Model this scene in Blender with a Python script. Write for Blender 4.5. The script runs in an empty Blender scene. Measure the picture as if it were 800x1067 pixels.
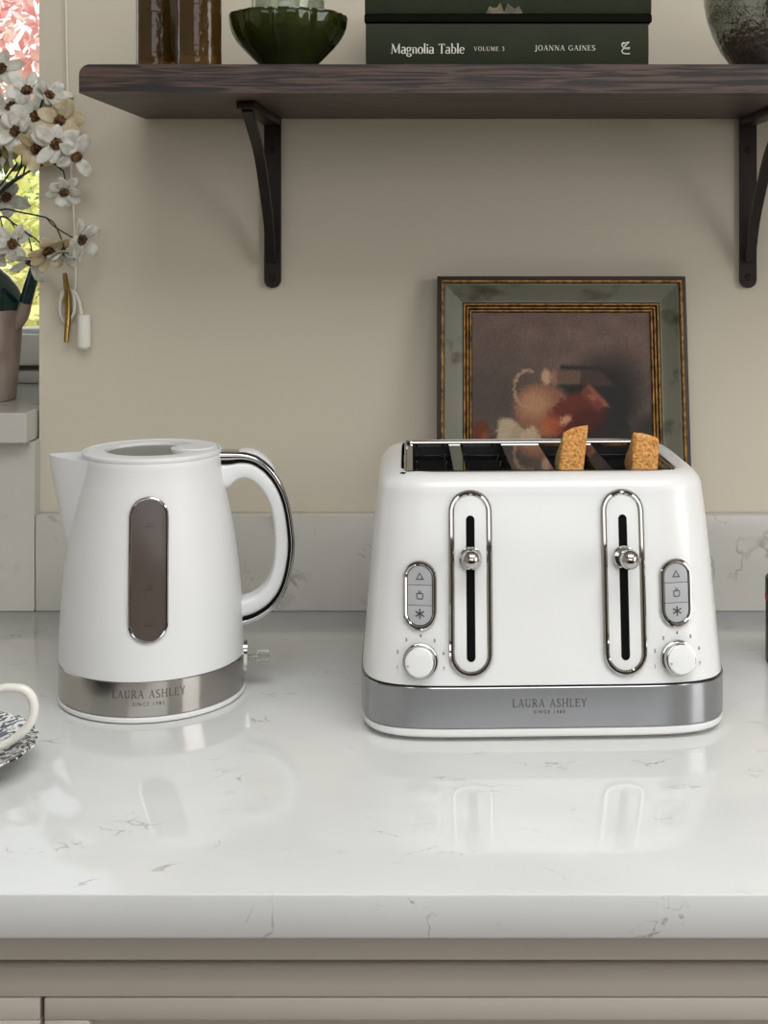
import bpy, bmesh, math, random
from mathutils import Vector, Matrix, noise

S = bpy.context.scene
COL = S.collection
PI = math.pi
CZ = 0.90            # worktop height
F = 1400.0           # focal length in photo pixels (photo 800 x 1067)
VX, VY = 475.0, 250.0
HC = 0.394           # eye height above the worktop
YW = 1.443           # plaster wall plane


def at(px, py, Y):
    return Vector(((px - VX) / F * Y, Y, CZ + HC - (py - VY) / F * Y))


# ------------------------------------------------------------------ materials
def lin(c):
    return tuple((v / 255 / 12.92) if v / 255 <= 0.04045 else ((v / 255 + 0.055) / 1.055) ** 2.4 for v in c) + (1.0,)


def node_mat(name):
    m = bpy.data.materials.new(name)
    m.use_nodes = True
    nt = m.node_tree
    return m, nt, nt.nodes['Principled BSDF']


def mat(name, rgb, rough=0.5, metal=0.0, var=0.0, vscale=20, bump=0.0, bscale=200, coat=0.0, **kw):
    """Principled material with a procedural tone variation and an optional procedural bump."""
    m, nt, b = node_mat(name)
    b.inputs['Roughness'].default_value = rough
    b.inputs['Metallic'].default_value = metal
    b.inputs['Coat Weight'].default_value = coat
    tc = nt.nodes.new('ShaderNodeTexCoord')
    n = nt.nodes.new('ShaderNodeTexNoise')
    n.inputs['Scale'].default_value = vscale
    n.inputs['Detail'].default_value = 4
    nt.links.new(tc.outputs['Object'], n.inputs['Vector'])
    r = nt.nodes.new('ShaderNodeValToRGB')
    c = lin(rgb)
    d = max(var, 0.01)
    r.color_ramp.elements[0].position = 0.3
    r.color_ramp.elements[1].position = 0.7
    r.color_ramp.elements[0].color = tuple(max(0, v * (1 - d)) for v in c[:3]) + (1,)
    r.color_ramp.elements[1].color = tuple(min(1, v * (1 + d)) for v in c[:3]) + (1,)
    nt.links.new(n.outputs['Fac'], r.inputs['Fac'])
    nt.links.new(r.outputs['Color'], b.inputs['Base Color'])
    if bump:
        n2 = nt.nodes.new('ShaderNodeTexNoise')
        n2.inputs['Scale'].default_value = bscale
        n2.inputs['Detail'].default_value = 3
        nt.links.new(tc.outputs['Object'], n2.inputs['Vector'])
        bp = nt.nodes.new('ShaderNodeBump')
        bp.inputs['Strength'].default_value = bump
        bp.inputs['Distance'].default_value = 0.002
        nt.links.new(n2.outputs['Fac'], bp.inputs['Height'])
        nt.links.new(bp.outputs['Normal'], b.inputs['Normal'])
    for k, v in kw.items():
        b.inputs[k.replace('_', ' ')].default_value = v
    return m


def quartz(name, base, rough, vein=1.0):
    m, nt, b = node_mat(name)
    b.inputs['Roughness'].default_value = rough
    tc = nt.nodes.new('ShaderNodeTexCoord')
    mp = nt.nodes.new('ShaderNodeMapping')
    mp.inputs['Scale'].default_value = (1.0, 1.9, 1.3)
    nt.links.new(tc.outputs['Object'], mp.inputs['Vector'])
    n1 = nt.nodes.new('ShaderNodeTexNoise')
    n1.inputs['Scale'].default_value = 14
    n1.inputs['Detail'].default_value = 6
    n1.inputs['Distortion'].default_value = 1.2
    nt.links.new(mp.outputs['Vector'], n1.inputs['Vector'])
    r1 = nt.nodes.new('ShaderNodeValToRGB')
    e = r1.color_ramp.elements
    e[0].position = 0.484 if vein <= 1 else 0.475; e[0].color = (0, 0, 0, 1)
    e[1].position = 0.516 if vein <= 1 else 0.525; e[1].color = (0, 0, 0, 1)
    x = e.new(0.5); x.color = (1, 1, 1, 1)
    nt.links.new(n1.outputs['Fac'], r1.inputs['Fac'])
    n2 = nt.nodes.new('ShaderNodeTexNoise')
    n2.inputs['Scale'].default_value = 15
    n2.inputs['Detail'].default_value = 2
    nt.links.new(mp.outputs['Vector'], n2.inputs['Vector'])
    r2 = nt.nodes.new('ShaderNodeValToRGB')
    r2.color_ramp.elements[0].position = 0.57 if vein <= 1 else 0.47
    r2.color_ramp.elements[1].position = 0.68 if vein <= 1 else 0.6
    nt.links.new(n2.outputs['Fac'], r2.inputs['Fac'])
    mu = nt.nodes.new('ShaderNodeMath'); mu.operation = 'MULTIPLY'
    nt.links.new(r1.outputs['Color'], mu.inputs[0]); nt.links.new(r2.outputs['Color'], mu.inputs[1])
    mu2 = nt.nodes.new('ShaderNodeMath'); mu2.operation = 'MULTIPLY'
    mu2.inputs[1].default_value = 0.62 * vein
    nt.links.new(mu.outputs[0], mu2.inputs[0])
    n3 = nt.nodes.new('ShaderNodeTexNoise')
    n3.inputs['Scale'].default_value = 5
    n3.inputs['Detail'].default_value = 5
    nt.links.new(mp.outputs['Vector'], n3.inputs['Vector'])
    r3 = nt.nodes.new('ShaderNodeValToRGB')
    c = lin(base)
    r3.color_ramp.elements[0].position = 0.3
    r3.color_ramp.elements[1].position = 0.65
    r3.color_ramp.elements[0].color = tuple(v * 0.93 for v in c[:3]) + (1,)
    r3.color_ramp.elements[1].color = tuple(min(1, v * 1.03) for v in c[:3]) + (1,)
    nt.links.new(n3.outputs['Fac'], r3.inputs['Fac'])
    mx = nt.nodes.new('ShaderNodeMix'); mx.data_type = 'RGBA'
    mx.inputs['B'].default_value = lin((128, 124, 116))
    nt.links.new(mu2.outputs[0], mx.inputs['Factor'])
    nt.links.new(r3.outputs['Color'], mx.inputs['A'])
    nt.links.new(mx.outputs['Result'], b.inputs['Base Color'])
    return m


def wood(name, dark, light):
    m, nt, b = node_mat(name)
    b.inputs['Roughness'].default_value = 0.45
    tc = nt.nodes.new('ShaderNodeTexCoord')
    mp = nt.nodes.new('ShaderNodeMapping')
    mp.inputs['Rotation'].default_value = (0, math.radians(10), math.radians(4))
    mp.inputs['Scale'].default_value = (14, 110, 330)
    nt.links.new(tc.outputs['Object'], mp.inputs['Vector'])
    n = nt.nodes.new('ShaderNodeTexNoise')
    n.inputs['Scale'].default_value = 1.0
    n.inputs['Detail'].default_value = 5
    n.inputs['Distortion'].default_value = 0.9
    nt.links.new(mp.outputs['Vector'], n.inputs['Vector'])
    r = nt.nodes.new('ShaderNodeValToRGB')
    r.color_ramp.elements[0].position = 0.43; r.color_ramp.elements[0].color = lin(dark)
    r.color_ramp.elements[1].position = 0.56; r.color_ramp.elements[1].color = lin(light)
    nt.links.new(n.outputs['Fac'], r.inputs['Fac'])
    nt.links.new(r.outputs['Color'], b.inputs['Base Color'])
    bp = nt.nodes.new('ShaderNodeBump')
    bp.inputs['Strength'].default_value = 0.35
    bp.inputs['Distance'].default_value = 0.001
    nt.links.new(n.outputs['Fac'], bp.inputs['Height'])
    nt.links.new(bp.outputs['Normal'], b.inputs['Normal'])
    return m


def speckled(name, a, b_, scale, rough=0.5, metal=0.0, lo=0.42, hi=0.6, stretch=(1, 1, 1), bump=0.0, **kw):
    """Two colours worn into each other by a noise: distressed paint, rubbed gilt, toast."""
    m, nt, b = node_mat(name)
    b.inputs['Roughness'].default_value = rough
    b.inputs['Metallic'].default_value = metal
    tc = nt.nodes.new('ShaderNodeTexCoord')
    mp = nt.nodes.new('ShaderNodeMapping')
    mp.inputs['Scale'].default_value = stretch
    nt.links.new(tc.outputs['Object'], mp.inputs['Vector'])
    n = nt.nodes.new('ShaderNodeTexNoise')
    n.inputs['Scale'].default_value = scale
    n.inputs['Detail'].default_value = 6
    nt.links.new(mp.outputs['Vector'], n.inputs['Vector'])
    r = nt.nodes.new('ShaderNodeValToRGB')
    r.color_ramp.elements[0].position = lo; r.color_ramp.elements[0].color = lin(a)
    r.color_ramp.elements[1].position = hi; r.color_ramp.elements[1].color = lin(b_)
    nt.links.new(n.outputs['Fac'], r.inputs['Fac'])
    nt.links.new(r.outputs['Color'], b.inputs['Base Color'])
    if bump:
        bp = nt.nodes.new('ShaderNodeBump')
        bp.inputs['Strength'].default_value = bump
        bp.inputs['Distance'].default_value = 0.002
        nt.links.new(n.outputs['Fac'], bp.inputs['Height'])
        nt.links.new(bp.outputs['Normal'], b.inputs['Normal'])
    for k, v in kw.items():
        b.inputs[k.replace('_', ' ')].default_value = v
    return m


def brushed(name, rgb, rough):
    m, nt, b = node_mat(name)
    b.inputs['Metallic'].default_value = 1
    b.inputs['Base Color'].default_value = lin(rgb)
    tc = nt.nodes.new('ShaderNodeTexCoord')
    mp = nt.nodes.new('ShaderNodeMapping')
    mp.inputs['Scale'].default_value = (3, 3, 900)
    nt.links.new(tc.outputs['Object'], mp.inputs['Vector'])
    n = nt.nodes.new('ShaderNodeTexNoise')
    n.inputs['Scale'].default_value = 1.5
    nt.links.new(mp.outputs['Vector'], n.inputs['Vector'])
    mr = nt.nodes.new('ShaderNodeMapRange')
    mr.inputs['To Min'].default_value = rough * 0.75
    mr.inputs['To Max'].default_value = rough * 1.25
    nt.links.new(n.outputs['Fac'], mr.inputs['Value'])
    nt.links.new(mr.outputs['Result'], b.inputs['Roughness'])
    return m


def pane_mat(name, tint=(1, 1, 1, 1)):
    m = bpy.data.materials.new(name); m.use_nodes = True
    nt = m.node_tree
    nt.nodes.clear()
    o = nt.nodes.new('ShaderNodeOutputMaterial')
    t = nt.nodes.new('ShaderNodeBsdfTransparent'); t.inputs['Color'].default_value = tint
    g = nt.nodes.new('ShaderNodeBsdfGlossy'); g.inputs['Roughness'].default_value = 0.02
    fr = nt.nodes.new('ShaderNodeFresnel'); fr.inputs['IOR'].default_value = 1.45
    mx = nt.nodes.new('ShaderNodeMixShader')
    ge = nt.nodes.new('ShaderNodeNewGeometry'); mu = nt.nodes.new('ShaderNodeMath'); mu.operation = 'MULTIPLY_ADD'
    mu.inputs[1].default_value = -1; mu.inputs[2].default_value = 1
    nt.links.new(ge.outputs['Backfacing'], mu.inputs[0])
    m2 = nt.nodes.new('ShaderNodeMath'); m2.operation = 'MULTIPLY'
    nt.links.new(fr.outputs[0], m2.inputs[0]); nt.links.new(mu.outputs[0], m2.inputs[1])
    nt.links.new(m2.outputs[0], mx.inputs[0]); nt.links.new(t.outputs[0], mx.inputs[1]); nt.links.new(g.outputs[0], mx.inputs[2])
    nt.links.new(mx.outputs[0], o.inputs[0])
    return m


def leaf_mat(name, a, b_, scale=3.0, trans=0.5):
    m = bpy.data.materials.new(name); m.use_nodes = True
    nt = m.node_tree
    nt.nodes.clear()
    o = nt.nodes.new('ShaderNodeOutputMaterial')
    tc = nt.nodes.new('ShaderNodeTexCoord')
    n = nt.nodes.new('ShaderNodeTexNoise'); n.inputs['Scale'].default_value = scale; n.inputs['Detail'].default_value = 3
    nt.links.new(tc.outputs['Object'], n.inputs['Vector'])
    r = nt.nodes.new('ShaderNodeValToRGB')
    r.color_ramp.elements[0].position = 0.38; r.color_ramp.elements[0].color = lin(a)
    r.color_ramp.elements[1].position = 0.62; r.color_ramp.elements[1].color = lin(b_)
    nt.links.new(n.outputs['Fac'], r.inputs['Fac'])
    d = nt.nodes.new('ShaderNodeBsdfDiffuse'); t = nt.nodes.new('ShaderNodeBsdfTranslucent')
    nt.links.new(r.outputs['Color'], d.inputs['Color']); nt.links.new(r.outputs['Color'], t.inputs['Color'])
    mx = nt.nodes.new('ShaderNodeMixShader'); mx.inputs[0].default_value = trans
    nt.links.new(d.outputs[0], mx.inputs[1]); nt.links.new(t.outputs[0], mx.inputs[2])
    nt.links.new(mx.outputs[0], o.inputs[0])
    return m


M = {}
M['wall'] = mat('wall_paint', (200, 191, 174), 0.85, var=0.025, vscale=2.5, bump=0.05, bscale=60)
M['wall_dark'] = mat('dark_wall_paint', (96, 92, 86), 0.8)
M['ceil'] = mat('ceiling_paint', (225, 222, 215), 0.9)
M['floor'] = mat('floor_boards', (74, 60, 48), 0.5, var=0.15, vscale=4)
M['quartz'] = quartz('polished_quartz', (219, 220, 218), 0.07)
M['quartz_up'] = quartz('upstand_quartz', (188, 186, 179), 0.16, 1.05)
M['cab'] = mat('cabinet_paint', (202, 194, 182), 0.45, var=0.02, vscale=6)
M['cab_gap'] = mat('cabinet_gap', (25, 18, 14), 0.8)
M['white'] = mat('appliance_white', (226, 226, 225), 0.28, var=0.01, coat=0.25, Coat_Roughness=0.15)
M['matte'] = mat('kettle_white', (221, 221, 221), 0.42, var=0.01)
M['lidgrey'] = mat('lid_grey', (122, 121, 114), 0.4)
M['chrome'] = mat('chrome', (190, 188, 186), 0.05, 1.0)
M['band'] = brushed('toaster_band_steel', (158, 159, 162), 0.2)
M['kband'] = brushed('kettle_band_steel', (170, 166, 160), 0.14)
M['black'] = mat('black_plastic', (6, 6, 6), 0.7, Specular_IOR_Level=0.1)
M['well'] = mat('slot_metal', (34, 35, 36), 0.42, 0.6)
M['wire'] = mat('guide_wire_metal', (150, 150, 150), 0.25, 1.0)
M['smoke'] = mat('smoked_window', (84, 74, 69), 0.16, Specular_IOR_Level=0.3)
M['ink'] = mat('dark_lettering', (88, 80, 72), 0.5)
M['inkb'] = mat('symbol_print', (52, 52, 54), 0.5)
M['button'] = mat('button_grey', (168, 169, 171), 0.3)
M['crust'] = speckled('toast_crust', (178, 106, 42), (234, 180, 108), 420, 0.8, lo=0.34, hi=0.66, bump=0.6)
M['crumb'] = speckled('toast_crumb', (198, 150, 88), (236, 205, 150), 260, 0.85, lo=0.35, hi=0.65, bump=0.8)
M['walnut'] = wood('walnut_wood', (20, 12, 9), (72, 52, 43))
M['iron'] = mat('bronze_iron', (38, 29, 25), 0.42, 0.55, var=0.1, vscale=40)
M['green_paint'] = speckled('worn_green_paint', (62, 56, 42), (108, 108, 93), 46, 0.5, lo=0.30, hi=0.44, stretch=(.5, 1, .8))
M['gilt'] = speckled('worn_gilt', (54, 36, 20), (158, 118, 66), 160, 0.4, 0.6, lo=0.3, hi=0.62)
M['dark_edge'] = mat('dark_frame_edge', (34, 24, 18), 0.5, var=0.2)
M['bookcloth'] = mat('book_cloth', (38, 42, 28), 0.65, Specular_IOR_Level=0.15, var=0.12, vscale=30, bump=0.15, bscale=500)
M['bookdark'] = mat('book_board', (14, 14, 11), 0.8, Specular_IOR_Level=0.05)
M['paper'] = mat('book_paper', (206, 198, 178), 0.9)
M['booktext'] = mat('white_print', (205, 203, 194), 0.5)
M['bookart'] = speckled('faded_cover_art', (60, 56, 38), (110, 98, 70), 60, 0.5)
M['teal'] = mat('teal_glaze', (16, 52, 52), 0.08, var=0.3, vscale=30, coat=0.5)
M['terra'] = speckled('weathered_terracotta', (146, 126, 116), (188, 170, 158), 30, 0.85, lo=0.3, hi=0.7, stretch=(1.6, 1.6, 0.5), bump=0.15)
M['petal'] = leaf_mat('white_petal', (214, 210, 198), (244, 242, 235), 90, 0.3)
M['oldpetal'] = leaf_mat('cream_petal', (216, 200, 160), (240, 232, 210), 60, 0.45)
M['disc'] = speckled('flower_centre', (40, 26, 14), (122, 84, 42), 300, 0.9, bump=1.0)
M['stem'] = mat('dark_stem', (38, 40, 32), 0.6, var=0.25, vscale=40)
M['sepal'] = leaf_mat('green_bud', (96, 104, 64), (160, 160, 110), 60, 0.3)
M['brass'] = mat('aged_brass', (150, 122, 72), 0.25, 1.0, var=0.2, vscale=60)
M['cordw'] = mat('white_cord', (222, 216, 204), 0.8)
M['pull'] = mat('white_pull', (222, 218, 208), 0.4)
M['upvc'] = mat('window_white', (236, 236, 236), 0.35)
M['seal'] = mat('window_seal', (96, 92, 88), 0.6)
M['pane'] = pane_mat('window_pane')
M['china'] = mat('white_china', (230, 226, 218), 0.12, coat=0.3)
M['tin'] = mat('black_tin', (28, 26, 26), 0.35, var=0.1)
M['red'] = mat('red_band', (170, 40, 40), 0.4)
M['clearplastic'] = mat('clear_plastic', (210, 210, 205), 0.08, Transmission_Weight=0.85, IOR=1.45)
M['lawn'] = speckled('lawn_grass', (86, 110, 40), (150, 165, 70), 6, 0.9)
M['bark'] = mat('tree_bark', (90, 72, 60), 0.9, var=0.2)
M['blossom'] = leaf_mat('pink_blossom', (236, 164, 164), (252, 220, 216), 4.0)
M['yellowleaf'] = leaf_mat('spring_leaf', (206, 208, 130), (240, 226, 176), 3.0)
M['greenleaf'] = leaf_mat('green_leaf', (134, 162, 110), (190, 206, 150), 3.0)


def glassy(name, rgb, rough=0.06, trans=0.75, bump=0.0, bscale=60):
    return mat(name, rgb, rough, var=0.15, vscale=25, bump=bump, bscale=bscale, Transmission_Weight=trans, IOR=1.48)


M['green_glass'] = glassy('green_glass', (70, 80, 34), 0.05, 0.7)
M['amber_glass'] = glassy('amber_glass', (108, 78, 34), 0.06, 0.7, bump=0.5, bscale=90)
M['clear_glass'] = glassy('clear_glass', (226, 236, 224), 0.02, 0.95)
M['mercury'] = mat('dark_mercury_glass', (168, 176, 171), 0.2, 1.0, var=0.2, vscale=30, bump=1.0, bscale=150)


def saucer_mat():
    m, nt, b = node_mat('feathered_china')
    b.inputs['Roughness'].default_value = 0.12
    tc = nt.nodes.new('ShaderNodeTexCoord')
    mp = nt.nodes.new('ShaderNodeMapping')
    nt.links.new(tc.outputs['UV'], mp.inputs['Vector'])
    mp.inputs['Scale'].default_value = (64, 9, 1)
    w = nt.nodes.new('ShaderNodeTexNoise')
    w.inputs['Scale'].default_value = 1.0; w.inputs['Detail'].default_value = 4; w.inputs['Distortion'].default_value = 1.6
    nt.links.new(mp.outputs['Vector'], w.inputs['Vector'])
    r = nt.nodes.new('ShaderNodeValToRGB')
    r.color_ramp.elements[0].position = 0.47; r.color_ramp.elements[0].color = lin((34, 34, 36))
    r.color_ramp.elements[1].position = 0.54; r.color_ramp.elements[1].color = lin((232, 230, 226))
    nt.links.new(w.outputs['Fac'], r.inputs['Fac'])
    nt.links.new(r.outputs['Color'], b.inputs['Base Color'])
    return m


M['feather'] = saucer_mat()


# ------------------------------------------------------------------ object helpers
def wloc(o):
    v = Vector((0, 0, 0))
    while o is not None:
        v = v + o.location
        o = o.parent
    return v


def obj(name, bm, m, parent=None, org=None, smooth=True, angle=32, sub=0):
    """Link a bmesh drawn in world coordinates as ONE mesh object."""
    me = bpy.data.meshes.new(name)
    bm.normal_update()
    bm.to_mesh(me); bm.free()
    for mm in (m if isinstance(m, (list, tuple)) else [m]):
        me.materials.append(mm)
    o = bpy.data.objects.new(name, me); COL.objects.link(o)
    base = Vector((0, 0, 0))
    if parent is not None:
        o.parent = parent
        base = wloc(parent)
    elif org is not None:
        base = Vector(org); o.location = base
    if base.length:
        me.transform(Matrix.Translation(-base))
    if smooth:
        for p in me.polygons: p.use_smooth = True
        if angle: me.set_sharp_from_angle(angle=math.radians(angle))
    if sub:
        md = o.modifiers.new('sub', 'SUBSURF'); md.levels = sub; md.render_levels = sub
    return o


def tag(o, label, cat, group=None, kind=None):
    o['label'] = label; o['category'] = cat
    if group: o['group'] = group
    if kind: o['kind'] = kind
    return o


def thing(name, label, cat, loc, group=None):
    o = bpy.data.objects.new(name, None); COL.objects.link(o)
    o.empty_display_size = 0.02
    o.location = loc
    return tag(o, label, cat, group)


def struct(name, bm, m, parent=None, **kw):
    o = obj(name, bm, m, parent, **kw)
    if parent is None: o['kind'] = 'structure'
    return o


def B():
    return bmesh.new()


def box(bm, x0, x1, y0, y1, z0, z1, bev=0.0, seg=2):
    vs = [bm.verts.new((x, y, z)) for x in (x0, x1) for y in (y0, y1) for z in (z0, z1)]
    fs = []
    for q in ((0, 1, 3, 2), (4, 6, 7, 5), (0, 4, 5, 1), (2, 3, 7, 6), (0, 2, 6, 4), (1, 5, 7, 3)):
        fs.append(bm.faces.new([vs[i] for i in q]))
    if bev:
        es = list({e for f in fs for e in f.edges})
        bmesh.ops.bevel(bm, geom=es, offset=bev, segments=seg, profile=0.5, affect='EDGES')
    else:
        bmesh.ops.recalc_face_normals(bm, faces=fs)
    return bm


def fill_rings(bm, rings, closed=True, cap0=False, cap1=False):
    """Skin a list of vertex rings."""
    vv = [[bm.verts.new(p) for p in r] for r in rings]
    n = len(vv[0])
    for a, b in zip(vv[:-1], vv[1:]):
        for i in range(n if closed else n - 1):
            j = (i + 1) % n
            bm.faces.new((a[i], a[j], b[j], b[i]))
    if cap0: bm.faces.new(list(reversed(vv[0])))
    if cap1: bm.faces.new(vv[-1])
    return vv


def lathe(bm, prof, c=(0, 0, 0), seg=48, cap0=False, cap1=False, wob=None, fix=True):
    rings = []
    for r, z in prof:
        ring = []
        for i in range(seg):
            a = 2 * PI * i / seg
            rr = r * (1 + (wob(a, z) if wob else 0))
            ring.append((c[0] + rr * math.cos(a), c[1] + rr * math.sin(a), c[2] + z))
        rings.append(ring)
    vv = fill_rings(bm, rings, True, cap0, cap1)
    if fix: bmesh.ops.recalc_face_normals(bm, faces=bm.faces[:])
    return vv


def tube(bm, pts, rad, seg=10, cap=True):
    pts = [Vector(p) for p in pts]
    n = len(pts)
    rs = rad if isinstance(rad, (list, tuple)) else [rad] * n
    prev = None
    rings = []
    for i in range(n):
        t = (pts[min(i + 1, n - 1)] - pts[max(i - 1, 0)]).normalized()
        if prev is None:
            u = t.orthogonal().normalized()
        else:
            u = (prev - t * prev.dot(t)).normalized()
        prev = u
        v = t.cross(u)
        rings.append([pts[i] + (u * math.cos(2 * PI * k / seg) + v * math.sin(2 * PI * k / seg)) * rs[i] for k in range(seg)])
    fill_rings(bm, rings, True, cap, cap)
    bmesh.ops.recalc_face_normals(bm, faces=bm.faces[:])


def loop_tube(bm, pts, rad, seg=8, normals=None):
    """Tube round a closed path; with normals, the section may be flattened along them: rad = (side, out)."""
    pts = [Vector(p) for p in pts]
    n = len(pts)
    rings = []
    for i in range(n):
        t = (pts[(i + 1) % n] - pts[i - 1]).normalized()
        w = Vector(normals[i]) if normals else Vector((0, 0, 1))
        u = t.cross(w).normalized()
        w = u.cross(t).normalized()
        ra, rb = rad if isinstance(rad, tuple) else (rad, rad)
        rings.append([pts[i] + u * ra * math.cos(2 * PI * k / seg) + w * rb * math.sin(2 * PI * k / seg) for k in range(seg)])
    rings.append(rings[0])
    vv = [[bm.verts.new(p) for p in r] for r in rings[:-1]]
    for i in range(n):
        a, b = vv[i], vv[(i + 1) % n]
        for k in range(seg):
            l = (k + 1) % seg
            bm.faces.new((a[k], a[l], b[l], b[k]))
    bmesh.ops.recalc_face_normals(bm, faces=bm.faces[:])


def catmull(pts, n=8):
    pts = [Vector(p) for p in pts]
    out = []
    P = [pts[0] * 2 - pts[1]] + pts + [pts[-1] * 2 - pts[-2]]
    for i in range(1, len(P) - 2):
        for k in range(n):
            t = k / n
            a, b, c, d = P[i - 1:i + 3]
            out.append(0.5 * ((2 * b) + (c - a) * t + (2 * a - 5 * b + 4 * c - d) * t * t + (3 * b - a - 3 * c + d) * t ** 3))
    out.append(pts[-1])
    return out


def interp(tab, x):
    """Smooth (monotone cubic) table look-up."""
    if x <= tab[0][0]: return tab[0][1]
    if x >= tab[-1][0]: return tab[-1][1]
    for i in range(len(tab) - 1):
        x0, y0 = tab[i]; x1, y1 = tab[i + 1]
        if x0 <= x <= x1:
            h = x1 - x0
            def sl(j):
                if j <= 0: return (tab[1][1] - tab[0][1]) / (tab[1][0] - tab[0][0])
                if j >= len(tab) - 1: return (tab[-1][1] - tab[-2][1]) / (tab[-1][0] - tab[-2][0])
                return (tab[j + 1][1] - tab[j - 1][1]) / (tab[j + 1][0] - tab[j - 1][0])
            t = (x - x0) / h
            return ((2 * t ** 3 - 3 * t * t + 1) * y0 + (t ** 3 - 2 * t * t + t) * h * sl(i)
                    + (-2 * t ** 3 + 3 * t * t) * y1 + (t ** 3 - t * t) * h * sl(i + 1))


def cutout(o, cutter_bm):
    """Boolean-subtract a mesh from object o, baked into its mesh."""
    me = bpy.data.meshes.new('cut'); cutter_bm.to_mesh(me); cutter_bm.free()
    c = bpy.data.objects.new('cut', me); COL.objects.link(c)
    md = o.modifiers.new('b', 'BOOLEAN'); md.object = c; md.operation = 'DIFFERENCE'; md.solver = 'EXACT'
    bpy.context.view_layer.update()
    dg = bpy.context.evaluated_depsgraph_get()
    new = bpy.data.meshes.new_from_object(o.evaluated_get(dg))
    o.modifiers.clear()
    old = o.data; o.data = new
    new.name = old.name
    bpy.data.objects.remove(c); bpy.data.meshes.remove(me)
    for p in new.polygons: p.use_smooth = True
    new.set_sharp_from_angle(angle=math.radians(30))


def stadium(cx, cz, hw, hh, n=10, r=None):
    """Closed outline of an upright pill, counter-clockwise seen from the front."""
    out = []
    k = hh - hw
    for i in range(n + 1):
        a = PI * i / n
        out.append((cx + hw * math.cos(a), cz + k + hw * math.sin(a)))
    m = 8
    for i in range(1, m): out.append((cx - hw, cz + k - 2 * k * i / m))
    for i in range(n + 1):
        a = PI + PI * i / n
        out.append((cx + hw * math.cos(a), cz - k + hw * math.sin(a)))
    for i in range(1, m): out.append((cx + hw, cz - k + 2 * k * i / m))
    return out


def circle(cx, cz, r, n=32):
    return [(cx + r * math.cos(2 * PI * i / n), cz + r * math.sin(2 * PI * i / n)) for i in range(n)]


def face_plate(bm, outline, P, off0, off1, bev=0.0, center=None, grow=None):
    """Raised plate on a curved face. P(x, z, off) -> world. Concentric rings so that it follows the curvature."""
    n = len(outline)
    cx = sum(p[0] for p in outline) / n; cz = sum(p[1] for p in outline) / n
    def ring(s, off, inset=0.0):
        out = []
        for i, (x, z) in enumerate(outline):
            if inset:
                tx = outline[(i + 1) % n][0] - outline[i - 1][0]; tz = outline[(i + 1) % n][1] - outline[i - 1][1]
                l = math.hypot(tx, tz) or 1
                x, z = x - tz / l * inset, z + tx / l * inset
            out.append(P(cx + (x - cx) * s, cz + (z - cz) * s, off))
        return out
    rings = [ring(1, off0)]
    if bev:
        rings += [ring(1, off1 - bev), ring(1, off1 - bev * 0.3, bev * 0.3), ring(1, off1, bev)]
        f = 0.9
    else:
        rings += [ring(1, off1)]
        f = 1.0
    for s in (0.75, 0.5, 0.25, 0.03): rings.append(ring(s * f, off1))
    fill_rings(bm, rings, True, False, True)
    bmesh.ops.recalc_face_normals(bm, faces=bm.faces[:])


# ------------------------------------------------------------------ lettering: a small drawn serif alphabet
TH, TN = 0.13, 0.05


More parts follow.
